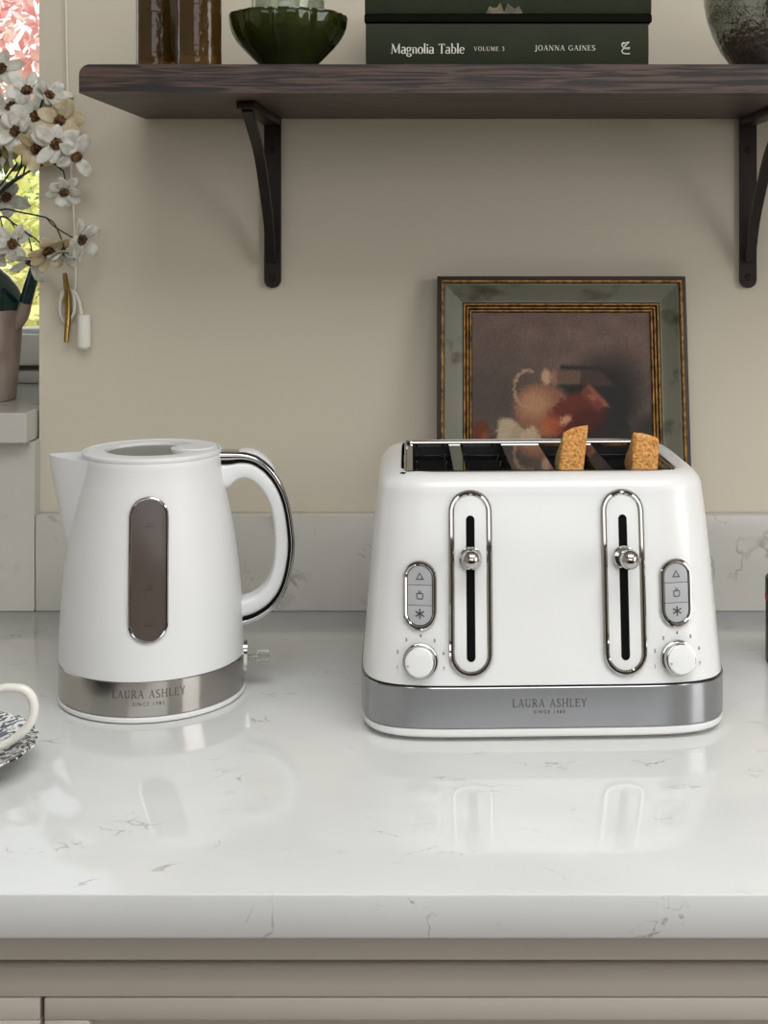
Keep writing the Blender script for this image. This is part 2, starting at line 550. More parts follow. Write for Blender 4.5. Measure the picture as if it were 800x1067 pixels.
def glyphs():
    """Strokes per letter in units of cap height: ('l', x0,z0,x1,z1,width), ('e', cx,cz,rx,rz,a0,a1), ('s', x,z,half)."""
    G = {}
    def L(*a): return ('l',) + a
    def E(*a): return ('e',) + a
    def sf(x, z, h=0.13): return ('l', x - h, z, x + h, z, 0.045)
    G['L'] = (0.62, [L(.15, 0, .15, 1, TH), sf(.15, .02), sf(.15, .98), L(.15, .03, .6, .03, TN), L(.58, 0, .6, .25, .05)])
    G['A'] = (0.80, [L(.10, 0, .40, 1, TN), L(.40, 1, .70, 0, TH), L(.2, .36, .6, .36, TN), sf(.10, .02, .1), sf(.70, .02, .12)])
    G['U'] = (0.82, [L(.16, .3, .16, 1, TH), L(.66, .3, .66, 1, TN), E(.41, .3, .25, .29, 180, 360), sf(.16, .98), sf(.66, .98)])
    G['R'] = (0.76, [L(.15, 0, .15, 1, TH), sf(.15, .02), sf(.15, .98), E(.32, .74, .24, .25, -90, 90), L(.15, .99, .34, .99, TN), L(.15, .49, .34, .49, TN), L(.34, .5, .7, 0, TH), sf(.68, .02, .09)])
    G['S'] = (0.60, [E(.30, .75, .2, .24, 40, 225), L(.17, .62, .43, .38, TH), E(.30, .25, .22, .24, -140, 45), L(.47, .8, .47, .98, .05), L(.1, .02, .1, .24, .05)])
    G['H'] = (0.88, [L(.16, 0, .16, 1, TH), L(.72, 0, .72, 1, TH), L(.16, .52, .72, .52, TN), sf(.16, .02), sf(.16, .98), sf(.72, .02), sf(.72, .98)])
    G['E'] = (0.66, [L(.15, 0, .15, 1, TH), sf(.13, .02), sf(.13, .98), L(.15, .97, .56, .97, TN), L(.15, .52, .46, .52, TN), L(.15, .03, .6, .03, TN), L(.56, .8, .56, 1, .05), L(.6, 0, .6, .22, .05), L(.46, .42, .46, .62, .04)])
    G['Y'] = (0.76, [L(.08, 1, .38, .45, TH), L(.68, 1, .38, .45, TN), L(.38, 0, .38, .48, TH), sf(.38, .02), sf(.1, .98, .1), sf(.67, .98, .1)])
    G['J'] = (0.42, [L(.26, -.02, .26, 1, TH), sf(.26, .98), E(.12, -.02, .14, .18, 200, 360)])
    G['O'] = (0.86, [E(.43, .5, .34, .5, 0, 360)])
    G['N'] = (0.86, [L(.14, 0, .14, 1, TN), L(.14, 1, .72, 0, TH), L(.72, 0, .72, 1, TN), sf(.14, .02, .1), sf(.12, .98, .1), sf(.72, .98, .1)])
    G['G'] = (0.82, [E(.43, .5, .34, .5, 45, 330), L(.70, .05, .70, .45, TH), sf(.68, .45, .12), L(.68, .76, .68, .98, .05)])
    G['I'] = (0.34, [L(.17, 0, .17, 1, TH), sf(.17, .02), sf(.17, .98)])
    G['V'] = (0.76, [L(.08, 1, .38, 0, TH), L(.38, 0, .68, 1, TN), sf(.1, .98, .1), sf(.67, .98, .1)])
    G['M'] = (1.0, [L(.12, 0, .18, 1, TN), L(.18, 1, .50, .08, TH), L(.50, .08, .82, 1, TN), L(.82, 0, .82, 1, TH), sf(.12, .02, .09), sf(.82, .02, .1), sf(.14, .98, .07), sf(.86, .98, .07)])
    G['T'] = (0.70, [L(.35, 0, .35, 1, TH), sf(.35, .02), L(.06, .97, .64, .97, TN), L(.07, .8, .07, 1, .05), L(.63, .8, .63, 1, .05)])
    G['3'] = (0.52, [E(.24, .75, .17, .24, -80, 150), E(.24, .26, .2, .26, -150, 90)])
    G['a'] = (0.52, [L(.40, 0, .40, .46, TH), E(.25, .46, .15, .2, 0, 150), E(.22, .18, .15, .18, 40, 330), sf(.44, .02, .06)])
    G['g'] = (0.54, [E(.25, .45, .17, .2, 0, 360), E(.25, .0, .2, .02, 90, 270), E(.27, -.15, .2, .15, -180, 180), L(.38, .6, .52, .66, .05), L(.12, .28, .12, .06, .05)])
    G['n'] = (0.58, [L(.14, 0, .14, .64, TH), L(.44, 0, .44, .44, TH), E(.29, .44, .15, .2, 0, 170), sf(.14, .02, .1), sf(.44, .02, .1), sf(.1, .62, .06)])
    G['o'] = (0.56, [E(.28, .32, .21, .33, 0, 360)])
    G['l'] = (0.28, [L(.14, 0, .14, 1.05, TH), sf(.14, .02, .1), sf(.1, 1.03, .06)])
    G['i'] = (0.28, [L(.14, 0, .14, .64, TH), sf(.14, .02, .1), sf(.1, .62, .06), L(.14, .82, .14, .95, TH)])
    G['b'] = (0.58, [L(.14, 0, .14, 1.05, TH), E(.30, .32, .2, .32, -150, 150), sf(.1, 1.03, .06)])
    G['e'] = (0.52, [E(.27, .32, .2, .32, 10, 320), L(.1, .36, .46, .36, TN)])
    G[' '] = (0.40, [])
    return G


GL = glyphs()


def serif_text(bm, text, height, track, P, cx, z0, width=None, bold=1.0):
    """Draw a line of text, centred on cx at baseline z0; P(x, z) -> world point."""
    adv = []
    x = 0
    for ch in text:
        adv.append(x)
        x += GL[ch][0] + track
    tot = (x - track) * height
    sx = (width / tot) if width else 1.0
    def W(u, v): return P(cx + (u * height - tot / 2) * sx, z0 + v * height)
    def quad(ps):
        bm.faces.new([bm.verts.new(W(*p)) for p in ps])
    for ch, ax in zip(text, adv):
        for s in GL[ch][1]:
            if s[0] == 'l':
                _, x0, z0_, x1, z1, w = s
                w *= bold
                dx, dz = x1 - x0, z1 - z0_
                l = math.hypot(dx, dz)
                if abs(dz) > abs(dx) * 0.2:          # upright or slanting: keep the ends level
                    h = w / 2 * l / abs(dz)
                    quad([(ax + x0 - h, z0_), (ax + x0 + h, z0_), (ax + x1 + h, z1), (ax + x1 - h, z1)])
                else:
                    nx, nz = -dz / l * w / 2, dx / l * w / 2
                    quad([(ax + x0 - nx, z0_ - nz), (ax + x1 - nx, z1 - nz), (ax + x1 + nx, z1 + nz), (ax + x0 + nx, z0_ + nz)])
            else:
                _, ex, ez, rx, rz, a0, a1 = s
                n = 14
                pr = None
                for i in range(n + 1):
                    a = math.radians(a0 + (a1 - a0) * i / n)
                    w = bold * (TN + (TH - TN) * abs(math.cos(a)) ** 1.3) / 2
                    c, d = math.cos(a), math.sin(a)
                    p = ((ax + ex + (rx - w) * c, ez + (rz - w) * d), (ax + ex + (rx + w) * c, ez + (rz + w) * d))
                    if pr: quad([pr[0], pr[1], p[1], p[0]])
                    pr = p
    return tot * sx


def sans_text(text, height, P, cx, z0, track=1.15, bold=0.0):
    """Builtin sans letters baked into a bmesh and laid on a surface by P(x, z)."""
    cu = bpy.data.curves.new('t', 'FONT')
    cu.body = text; cu.size = height * 1.38; cu.align_x = 'CENTER'
    cu.space_character = track; cu.resolution_u = 2; cu.offset = bold
    o = bpy.data.objects.new('t', cu); COL.objects.link(o)
    bpy.context.view_layer.update()
    me = bpy.data.meshes.new_from_object(o.evaluated_get(bpy.context.evaluated_depsgraph_get()))
    bm = B(); bm.from_mesh(me)
    for v in bm.verts: v.co = P(cx + v.co.x, z0 + v.co.y)
    bpy.data.objects.remove(o); bpy.data.curves.remove(cu); bpy.data.meshes.remove(me)
    return bm


def merge(a, b):
    me = bpy.data.meshes.new('m'); b.to_mesh(me); b.free(); a.from_mesh(me); bpy.data.meshes.remove(me)
    return a


# ================================================================== THE ROOM
RX0, RX1, RY0, RZ = -1.7, 2.0, -2.4, 2.45
XR = -0.4475          # right edge of the window opening
WT = 0.36             # wall thickness
SZ = CZ + 0.1805      # underside of the sill
XL, ZT = -1.55, 2.15
bm = B()
box(bm, XR, RX1 + .1, YW, YW + WT, 0, RZ)
box(bm, RX0 - .1, XL, YW, YW + WT, 0, RZ)
box(bm, XL, XR, YW, YW + WT, 0, SZ)
box(bm, XL, XR, YW, YW + WT, ZT, RZ)
struct('wall_back', bm, M['wall'], smooth=False)
struct('wall_left', box(B(), RX0 - .1, RX0, RY0, YW, 0, RZ), M['wall'], smooth=False)
struct('wall_right', box(B(), RX1, RX1 + .1, RY0, YW, 0, RZ), M['wall'], smooth=False)
struct('wall_front', box(B(), RX0 - .1, RX1 + .1, RY0 - .1, RY0, 0, RZ), M['wall_dark'], smooth=False)
struct('ceiling', box(B(), RX0 - .2, RX1 + .2, RY0 - .2, YW + WT, RZ, RZ + .15), M['ceil'], smooth=False)
struct('floor', box(B(), RX0 - .1, RX1 + .1, RY0 - .1, YW, -.1, 0), M['floor'], smooth=False)

# ---- window: sill, frame, glass
YF = 1.685            # front of the window frame
zg = CZ + HC - (343 - VY) / F * YF     # bottom of the glass
bm = B()
box(bm, XL + .002, XR - .002, 1.405, YF + .06, SZ + .0002, CZ + .2127, .0015, 1)
sill = struct('trim_1', bm, M['quartz_up'])
cut = B()       # clipped corner of the sill
vs = []
xa = (33 - VX) / F * 1.405
for z in (SZ - .01, CZ + .23):
    vs.append([cut.verts.new(p) for p in ((xa, 1.39, z), (XR + .03, 1.39, z), (XR + .03, 1.432, z))])
cut.faces.new(vs[0]); cut.faces.new(list(reversed(vs[1])))
for i in range(3):
    j = (i + 1) % 3
    cut.faces.new((vs[0][i], vs[1][i], vs[1][j], vs[0][j]))
bmesh.ops.recalc_face_normals(cut, faces=cut.faces[:])
cutout(sill, cut)
z0 = CZ + .213
win = B()
box(win, XL + .002, XR - .002, YF + .012, YF + .07, z0, z0 + .016, .002)
w = struct('window_1', win, M['upvc'])
zs0 = z0 + .023
box_b = B(); box(box_b, XL + .004, XR - .004, YF + .02, YF + .06, z0 + .0162, zs0); struct('window_seal', box_b, M['seal'], w)
bm = B()
box(bm, XL + .004, XR - .004, YF, YF + .06, zs0, zg - .006, .004)
box(bm, XL + .004, XR - .004, YF + .010, YF + .05, zg - .006, zg, .0015)
struct('sash_rail', bm, M['upvc'], w)
bm = B(); box(bm, XR - .07, XR - .004, YF, YF + .06, zg, ZT - .07, .004); struct('sash_stile', bm, M['upvc'], w)
bm = B(); box(bm, XL + .004, XL + .07, YF, YF + .06, zg, ZT - .07, .004); struct('sash_stile', bm, M['upvc'], w)
bm = B(); box(bm, XL + .004, XR - .004, YF, YF + .06, ZT - .07, ZT - .003, .004); struct('sash_rail', bm, M['upvc'], w)
bm = B(); box(bm, XL + .06, XR - .06, YF + .028, YF + .034, zg - .003, ZT - .06); struct('window_glass', bm, M['pane'], w, smooth=False)

# ---- quartz: tall splash panel under the window, upstand, worktop
xs = (36.2 - VX) / F * 1.423
o = obj('splash_panel', box(B(), RX0 + .01, xs - .0004, 1.423, YW - .0005, CZ + .0005, SZ - .0005, .0008, 1), M['quartz_up'], org=(-.8, 1.43, CZ))
tag(o, 'tall pale quartz panel on the wall below the window sill', 'splashback')
o = obj('upstand', box(B(), xs + .0004, RX1 - .01, 1.423, YW - .0005, CZ + .0005, CZ + .1023, .0015, 2), M['quartz_up'], org=(.4, 1.43, CZ))
tag(o, 'low veined quartz upstand running along the wall behind kettle and toaster', 'upstand')
YC = 0.8088
bm = box(B(), RX0 + .01, RX1 - .01, YC, YW - .0005, CZ - .027, CZ, .0016, 2)
o = obj('worktop', bm, M['quartz'], org=(0, 1.1, CZ))
tag(o, 'glossy white quartz worktop with faint grey veins', 'worktop')


def zc(py, Y): return CZ + HC - (py - VY) / F * Y


# ---- base cabinet under the worktop
cab = thing('base_cabinet', 'beige painted base cabinet with framed doors under the white worktop', 'cabinet', (.2, 1.12, 0))
cx0, cx1 = RX0 + .02, RX1 - .02
Yf = 0.832
z1003, z1010, z1041 = zc(1003, Yf), zc(1010, Yf - .008), zc(1041, Yf)
xg = (43 - VX) / F * Yf
bm = B(); box(bm, cx0, cx1, Yf + .030, YW - .02, .1, CZ - .028); obj('carcass', bm, M['cab'], cab, smooth=False)
bm = B(); box(bm, cx0, cx1, Yf, Yf + .02, z1003 + .0012, CZ - .028, .001); obj('top_rail', bm, M['cab'], cab)
bm = B()
rings = []
prof = [(Yf + .02, z1003), (Yf - .002, z1003), (Yf - .007, (z1003 + z1010) / 2 + .001), (Yf - .008, z1010 + .0012), (Yf - .005, z1010), (Yf + .02, z1010)]
fill_rings(bm, [[(x, y, z) for y, z in prof] for x in (cx0, cx1)], True, True, True)
bmesh.ops.recalc_face_normals(bm, faces=bm.faces[:])
obj('bead_moulding', bm, M['cab'], cab)
bm = B(); box(bm, cx0, cx1, Yf + .001, Yf + .02, z1041 + .0006, z1010 - .0014, .001); obj('face_rail', bm, M['cab'], cab)
bm = B(); box(bm, cx0, cx1, Yf + .022, Yf + .029, .1, z1041 + .03); obj('shadow_gap', bm, M['cab_gap'], cab, smooth=False)
for a, b_ in ((xg - .6, xg - .0014), (xg + .0014, xg + .62), (xg + .623, xg + 1.24)):
    d = B()
    st = .028 if a > xg - .1 else .07
    z_top, z_in, zb = z1041 - .0004, zc(1064.5, Yf), .12
    box(d, a, b_, Yf + .001, Yf + .02, z_in, z_top, .001)
    box(d, a, a + st, Yf + .001, Yf + .02, zb, z_in - .0002, .001); box(d, b_ - st, b_, Yf + .001, Yf + .02, zb, z_in - .0002, .001)
    box(d, a + st, b_ - st, Yf + .001, Yf + .02, zb, zb + .08, .001)
    dr = obj('cabinet_door', d, M['cab'], cab)
    p = B(); box(p, a + st - .004, b_ - st + .004, Yf + .012, Yf + .019, zb + .07, z_in + .006); obj('door_panel', p, M['cab'], dr, smooth=False)
bm = B(); box(bm, cx0, cx1, Yf + .06, Yf + .08, 0, .1); obj('plinth', bm, M['cab'], cab, smooth=False)

# ================================================================== SHELF
zsb = CZ + .5239; zst = CZ + .5494
Ysf = 1.1886
bm = B()
prof = [(-.3335, 0.0)]
r = .0095
th = zst - zsb
for i in range(9):
    a = PI - PI / 2 * i / 8
    prof.append((-.3335 + r + r * math.cos(a), th - r + r * math.sin(a)))
prof += [(.95, th), (.95, 0)]
fill_rings(bm, [[(x, y, zsb + z) for x, z in prof] for y in (Ysf, YW - .001)], True, True, True)
bmesh.ops.recalc_face_normals(bm, faces=bm.faces[:])
shelf = obj('wall_shelf', bm, M['walnut'], org=(.3, 1.35, zsb))
tag(shelf, 'dark walnut wall shelf carrying glassware and books', 'shelf')


def bracket(xc, xw, label):
    t = thing('shelf_bracket', label, 'bracket', (xw, YW, CZ + .3425), 'iron brackets under the walnut shelf')
    hw = .0089
    zt = zsb - .0004
    # wall plate with a round foot
    b = B()
    out = [(-hw, zt - CZ), (hw, zt - CZ)]
    for i in range(13):
        a = -PI * i / 12
        out.append((hw * math.cos(a), .3425 + hw + hw * math.sin(a)))
    front = [(xw + x, YW - .006, CZ + z) for x, z in out]; back = [(xw + x, YW - .0006, CZ + z) for x, z in out]
    fill_rings(b, [front, back], True, True, True)
    bmesh.ops.recalc_face_normals(b, faces=b.faces[:])
    obj('wall_plate', b, M['iron'], t)
    b = B(); box(b, xc - hw, xc + hw, 1.254, YW - .0065, zt - .0068, zt, .0008); obj('shelf_arm', b, M['iron'], t)
    b = B()
    path = catmull([(1.272, zt - .0065), (1.305, CZ + .5125), (1.342, CZ + .485), (1.374, CZ + .4535), (1.401, CZ + .42), (1.4235, CZ + .384)], 5)
    path = catmull([(xc, p[0], p[1]) for p in [(1.262, zt - .007), (1.300, CZ + .500), (1.340, CZ + .4800), (1.376, CZ + .4480), (1.408, CZ + .412), (1.428, CZ + .372)]], 6)
    rings = []
    for i, p in enumerate(path):
        t_ = (path[min(i + 1, len(path) - 1)] - path[max(i - 1, 0)]).normalized()
        nrm = Vector((1, 0, 0)).cross(t_).normalized()
        bw = .0050
        rings.append([p + Vector((s * bw, 0, 0)) + nrm * q for s, q in ((-1, -.0026), (1, -.0026), (1, .0026), (-1, .0026))])
    fill_rings(b, rings, True, True, True)
    bmesh.ops.recalc_face_normals(b, faces=b.faces[:])
    obj('brace', b, M['iron'], t, angle=40)
    for z in (CZ + .490, CZ + .354):
        b = B()
        vv = [(xw + .0038 * math.cos(2 * PI * i / 16), .0038 * math.sin(2 * PI * i / 16)) for i in range(16)]
        fill_rings(b, [[(x, YW - .006, z + s) for x, s in vv], [(xw + (x - xw) * .8, YW - .0072, z + s * .8) for x, s in vv]], True, False, True)
        sc = obj('screw', b, M['iron'], t)
        b = B(); box(b, xw - .0004, xw + .0004, YW - .0074, YW - .0071, z - .0026, z + .0026); obj('screw_slot', b, M['black'], sc, smooth=False)


bracket(-.1963, -.1963, 'dark iron bracket under the shelf, on bare wall above the kettle')
bracket(.3127, .3127, 'dark iron bracket under the shelf, beside and above the framed painting')


# ---- things on the shelf
def tumbler(px0, px1, Y, h, label):
    r = (px1 - px0) / 2 / F * Y
    cx = ((px0 + px1) / 2 - VX) / F * Y
    b = B()
    def wob(a, z): return .018 * math.cos(8 * a) + .006 * noise.noise(Vector((a * 3, z * 40, r)))
    prof = [(r * .86, 0), (r * .96, .0015), (r, .006), (r * .985, .02), (r * .99, .05), (r * 1.0, h - .003), (r * .98, h), (r * .93, h - .001), (r * .92, .05), (r * .9, .016), (r * .5, .013), (.0005, .013)]
    lathe(b, prof, (cx, Y, zst + .0005), 64, True, True, wob)
    o = obj('glass_tumbler', b, M['amber_glass'], org=(cx, Y, zst))
    tag(o, label, 'glass', 'amber tumblers on the shelf')


tumbler(142, 184.5, 1.275, .12, 'amber glass tumbler at the shelf end, farther from the green bowl')
tumbler(184, 230.5, 1.235, .12, 'amber glass tumbler next to the green glass bowl')

Yb = 1.262
cxb = (300 - VX) / F * Yb
sb = F / Yb
b = B()
R = 61.5 / sb


def gw(a, z):
    k = min(1, max(0, z / .055))
    d = ((a + .30 + PI / 9) % (2 * PI / 9)) - PI / 9
    return .05 * k * math.exp(-(d / .035) ** 2) + .03 * k * math.cos(d * 9 + PI) - .02 * k


prof = [(R * f_, z_ * .875) for f_, z_ in ((.36, 0), (.42, .002), (.50, .0096), (.63, .018), (.775, .0276), (.87, .035), (.935, .042), (.975, .049), (.99, .0547), (1.0, .059), (.985, .0622), (.95, .060), (.93, .0535), (.88, .042), (.80, .034), (.68, .026), (.5, .016), (.2, .010), (.001, .0095))]
lathe(b, prof, (cxb, Yb, zst + .0005), 288, True, True, gw)
o = obj('glass_bowl', b, M['green_glass'], org=(cxb, Yb, zst))
tag(o, 'dark green ribbed glass bowl on the walnut shelf', 'bowl')
b = B()
prof = [(.012, 0), (.024, .001), (.030, .008), (.0335, .03), (.035, .08), (.0345, .081), (.0335, .08), (.032, .03), (.028, .010), (.012, .006), (.0005, .006)]
lathe(b, prof, (cxb, Yb, zst + .0100), 48, True, True)
o = obj('clear_tumbler', b, M['clear_glass'], org=(cxb, Yb, zst + .01))
tag(o, 'clear glass tumbler standing inside the green glass bowl', 'glass')

# books
Ybk = 1.222


def bpx(px): return (px - VX) / F * Ybk


def bz(py): return CZ + HC - (py - VY) / F * Ybk


def book(x0, x1, z0, z1, depth, label, boards):
    cx = (x0 + x1) / 2
    t = thing('cookbook', label, 'book', (cx, Ybk + depth / 2, z0), 'dark green books on the shelf')
    y1 = min(Ybk + depth, YW - .01)
    cb = .0028
    b = B()
    # wrap: bottom board, top board, gently rounded spine
    prof = [(y1, z0), (Ybk + .004, z0), (Ybk + .001, z0 + .001), (Ybk, z0 + .004), (Ybk - .0008, (z0 + z1) / 2), (Ybk, z1 - .004), (Ybk + .001, z1 - .001), (Ybk + .004, z1), (y1, z1),
            (y1, z1 - cb), (Ybk + .005, z1 - cb), (Ybk + .003, (z0 + z1) / 2), (Ybk + .005, z0 + cb), (y1, z0 + cb)]
    fill_rings(b, [[(x, y, z) for y, z in prof] for x in (x0, x1)], True, True, True)
    bmesh.ops.recalc_face_normals(b, faces=b.faces[:])
    obj('cover', b, M['bookcloth'], t)
    b = B(); box(b, x0 + .004, x1 - .004, Ybk + .0055, y1 - .004, z0 + cb + .0002, z1 - cb - .0002); obj('page_block', b, M['paper'], t, smooth=False)
    return t


zb0, zb1 = zst + .0006, bz(23.5)
bk = book(bpx(381), bpx(675.5), zb0, zb1, .2, 'dark green cookbook with white spine lettering, lower of the two stacked', False)
bkw = bpx(675.5) - bpx(381)


def SP(x, z): return Vector((x, Ybk - .0012, z))


b = B()
serif_text(b, 'Magnolia Table', (57 - 46.8) / F * Ybk, -.01, SP, bpx(445.5), bz(56), bpx(484) - bpx(407), 1.0)
obj('spine_title', b, M['booktext'], bk, smooth=False); b = B()
serif_text(b, 'VOLUME 3', 4.4 / F * Ybk, .16, SP, bpx(509.5), bz(53.2), bpx(525.5) - bpx(494), 1.0)
obj('volume_number', b, M['booktext'], bk, smooth=False); b = B()
serif_text(b, 'JOANNA GAINES', 5.4 / F * Ybk, .12, SP, bpx(588.5), bz(52.8), bpx(620) - bpx(557), 1.0)
obj('author_name', b, M['booktext'], bk, smooth=False); b = B()
# publisher emblem: a crossed zigzag over a bow
def strip(b, pts, w, P):
    for (x0, z0_), (x1, z1_) in zip(pts[:-1], pts[1:]):
        l = math.hypot(x1 - x0, z1_ - z0_) or 1
        nx, nz = -(z1_ - z0_) / l * w / 2, (x1 - x0) / l * w / 2
        b.faces.new([b.verts.new(P(*q)) for q in ((x0 - nx, z0_ - nz), (x1 - nx, z1_ - nz), (x1 + nx, z1_ + nz), (x0 + nx, z0_ + nz))])
def epx(pts): return [(bpx(x), bz(y)) for x, y in pts]
ww = 1.0 / F * Ybk
strip(b, epx([(648, 46), (655.5, 43.8), (648.5, 50.2), (656, 49.6)]), ww, SP)
strip(b, epx([(650, 44.2), (647.4, 46), (648.2, 48.5), (652, 50), (655.8, 51)]), ww, SP)
strip(b, epx([(655.8, 51.2), (650, 50.6), (647.4, 53), (648.6, 55.6), (652, 56.2), (656, 56)]), ww, SP)
obj('spine_emblem', b, M['booktext'], bk, smooth=False)

tb0 = zb1 + .0004
bk2 = book(bpx(380), bpx(678.5), tb0 + .0068, bz(-26), .205, 'dark green book lying on top of the lettered cookbook', True)
b = B(); box(b, bpx(379.5), bpx(679), Ybk - .001, Ybk + .2, tb0, tb0 + .0066, .0006); o = obj('black_board', b, M['bookdark'], bk2)
b = B()
random.seed(4)
n = 10
pts = [(bpx(506 + 38 * i / n), bz(14 - 13 * abs(math.sin(i * 1.9)) * (1 - abs(i - n / 2) / n))) for i in range(n + 1)]
for (xa_, za_), (xb_, zb_) in zip(pts[:-1], pts[1:]):
    b.faces.new([b.verts.new(SP(*q)) for q in ((xa_, bz(14.3)), (xb_, bz(14.3)), (xb_, zb_), (xa_, za_))])
obj('cover_art', b, M['bookart'], bk2, smooth=False)

# dark vase at the right end
Yv = 1.27
sv = F / Yv
cxv = (816 - VX) / sv
b = B()
prof = [(p[0] / sv, p[1] / sv) for p in ((40, 0), (47, 1.5), (52, 8), (64, 24), (73, 42), (78.5, 58), (81.5, 74), (82, 88), (79, 106), (70, 124), (56, 138), (44, 146), (40, 152), (46, 160), (44, 160), (37, 152), (40, 146), (60, 130), (74, 106), (77, 88), (70, 45), (40, 10), (.5, 8))]
lathe(b, prof, (cxv, Yv, zst + .0005), 72, True, True)
o = obj('vase', b, M['mercury'], org=(cxv, Yv, zst), angle=0)
tag(o, 'round dark hammered glass vase on the shelf', 'vase')

# ================================================================== FRAMED PAINTING
Wf = .2633
XF0 = -.0200
tilt = math.radians(10.2)
Hf = .3575
yb_ = 1.4420 - Hf * math.sin(tilt)
ct, st_ = math.cos(tilt), math.sin(tilt)


def PF(u, w, d):
    return Vector((XF0 + u, yb_ + w * st_ - d * ct, CZ + .0006 + w * ct + d * st_))


pic = thing('framed_painting', 'painting in a worn green and gilt frame leaning against the wall behind the toaster', 'painting', (XF0 + Wf / 2, yb_, CZ))


def moulding(name, prof, m):
    b = B()
    rings = []
    for s, d in prof:
        rings.append([PF(s, s, d), PF(Wf - s, s, d), PF(Wf - s, Hf - s, d), PF(s, Hf - s, d)])
    fill_rings(b, rings)
    bmesh.ops.recalc_face_normals(b, faces=b.faces[:])
    return obj(name, b, m, pic, angle=25)


moulding('frame_edge', [(.010, 0), (0, 0), (0, .017), (.0006, .0185), (.0038, .0195), (.0045, .012), (.010, .010)], M['dark_edge'])
moulding('gilt_rim', [(.0039, .012), (.0039, .0196), (.0050, .0212), (.0064, .0212), (.0076, .0198), (.0082, .016), (.0082, .012)], M['gilt'])
moulding('green_slope', [(.0080, .002), (.0080, .0178), (.0095, .0182), (.014, .0152), (.020, .0110), (.0258, .0086), (.0270, .0088), (.0275, .007), (.0275, .002)], M['green_paint'])
for k, s in enumerate((.0278, .0312, .0344)):
    moulding('inner_bead', [(s, .002), (s, .0078 - k * .001), (s + .0005, .0090 - k * .001), (s + .0017, .0092 - k * .001), (s + .0024, .0080 - k * .001), (s + .0028, .0064 - k * .001), (s + .0034, .005 - k * .001), (s + .0034, .002)], (M['gilt']))

# painting: dabs of pigment on a fine grid
UW, UH = Wf - .075, Hf - .075
NXp, NYp = 190, 280


def ell(x, y, cx, cy, rx, ry, rot=0, soft=.18):
    dx, dy = x - cx, y - cy
    c, s = math.cos(rot), math.sin(rot)
    a, b_ = (dx * c + dy * s) / rx, (-dx * s + dy * c) / ry
    d = math.sqrt(a * a + b_ * b_)
    return max(0, min(1, (1 + soft - d) / (2 * soft)))


def poly(x, y, pts):
    return sum(poly1(x + dx, y + dy, pts) for dx, dy in ((0, 0), (1.3, .4), (-1.1, .8), (.5, -1.4), (-.7, -1), (.9, 1.5), (2, -.6), (-2, .1))) / 8


def poly1(x, y, pts):
    ins = False
    j = len(pts) - 1
    for i in range(len(pts)):
        xi, yi = pts[i]; xj, yj = pts[j]
        if (yi > y) != (yj > y) and x < (xj - xi) * (y - yi) / (yj - yi) + xi: ins = not ins
        j = i
    return 1.0 if ins else 0.0


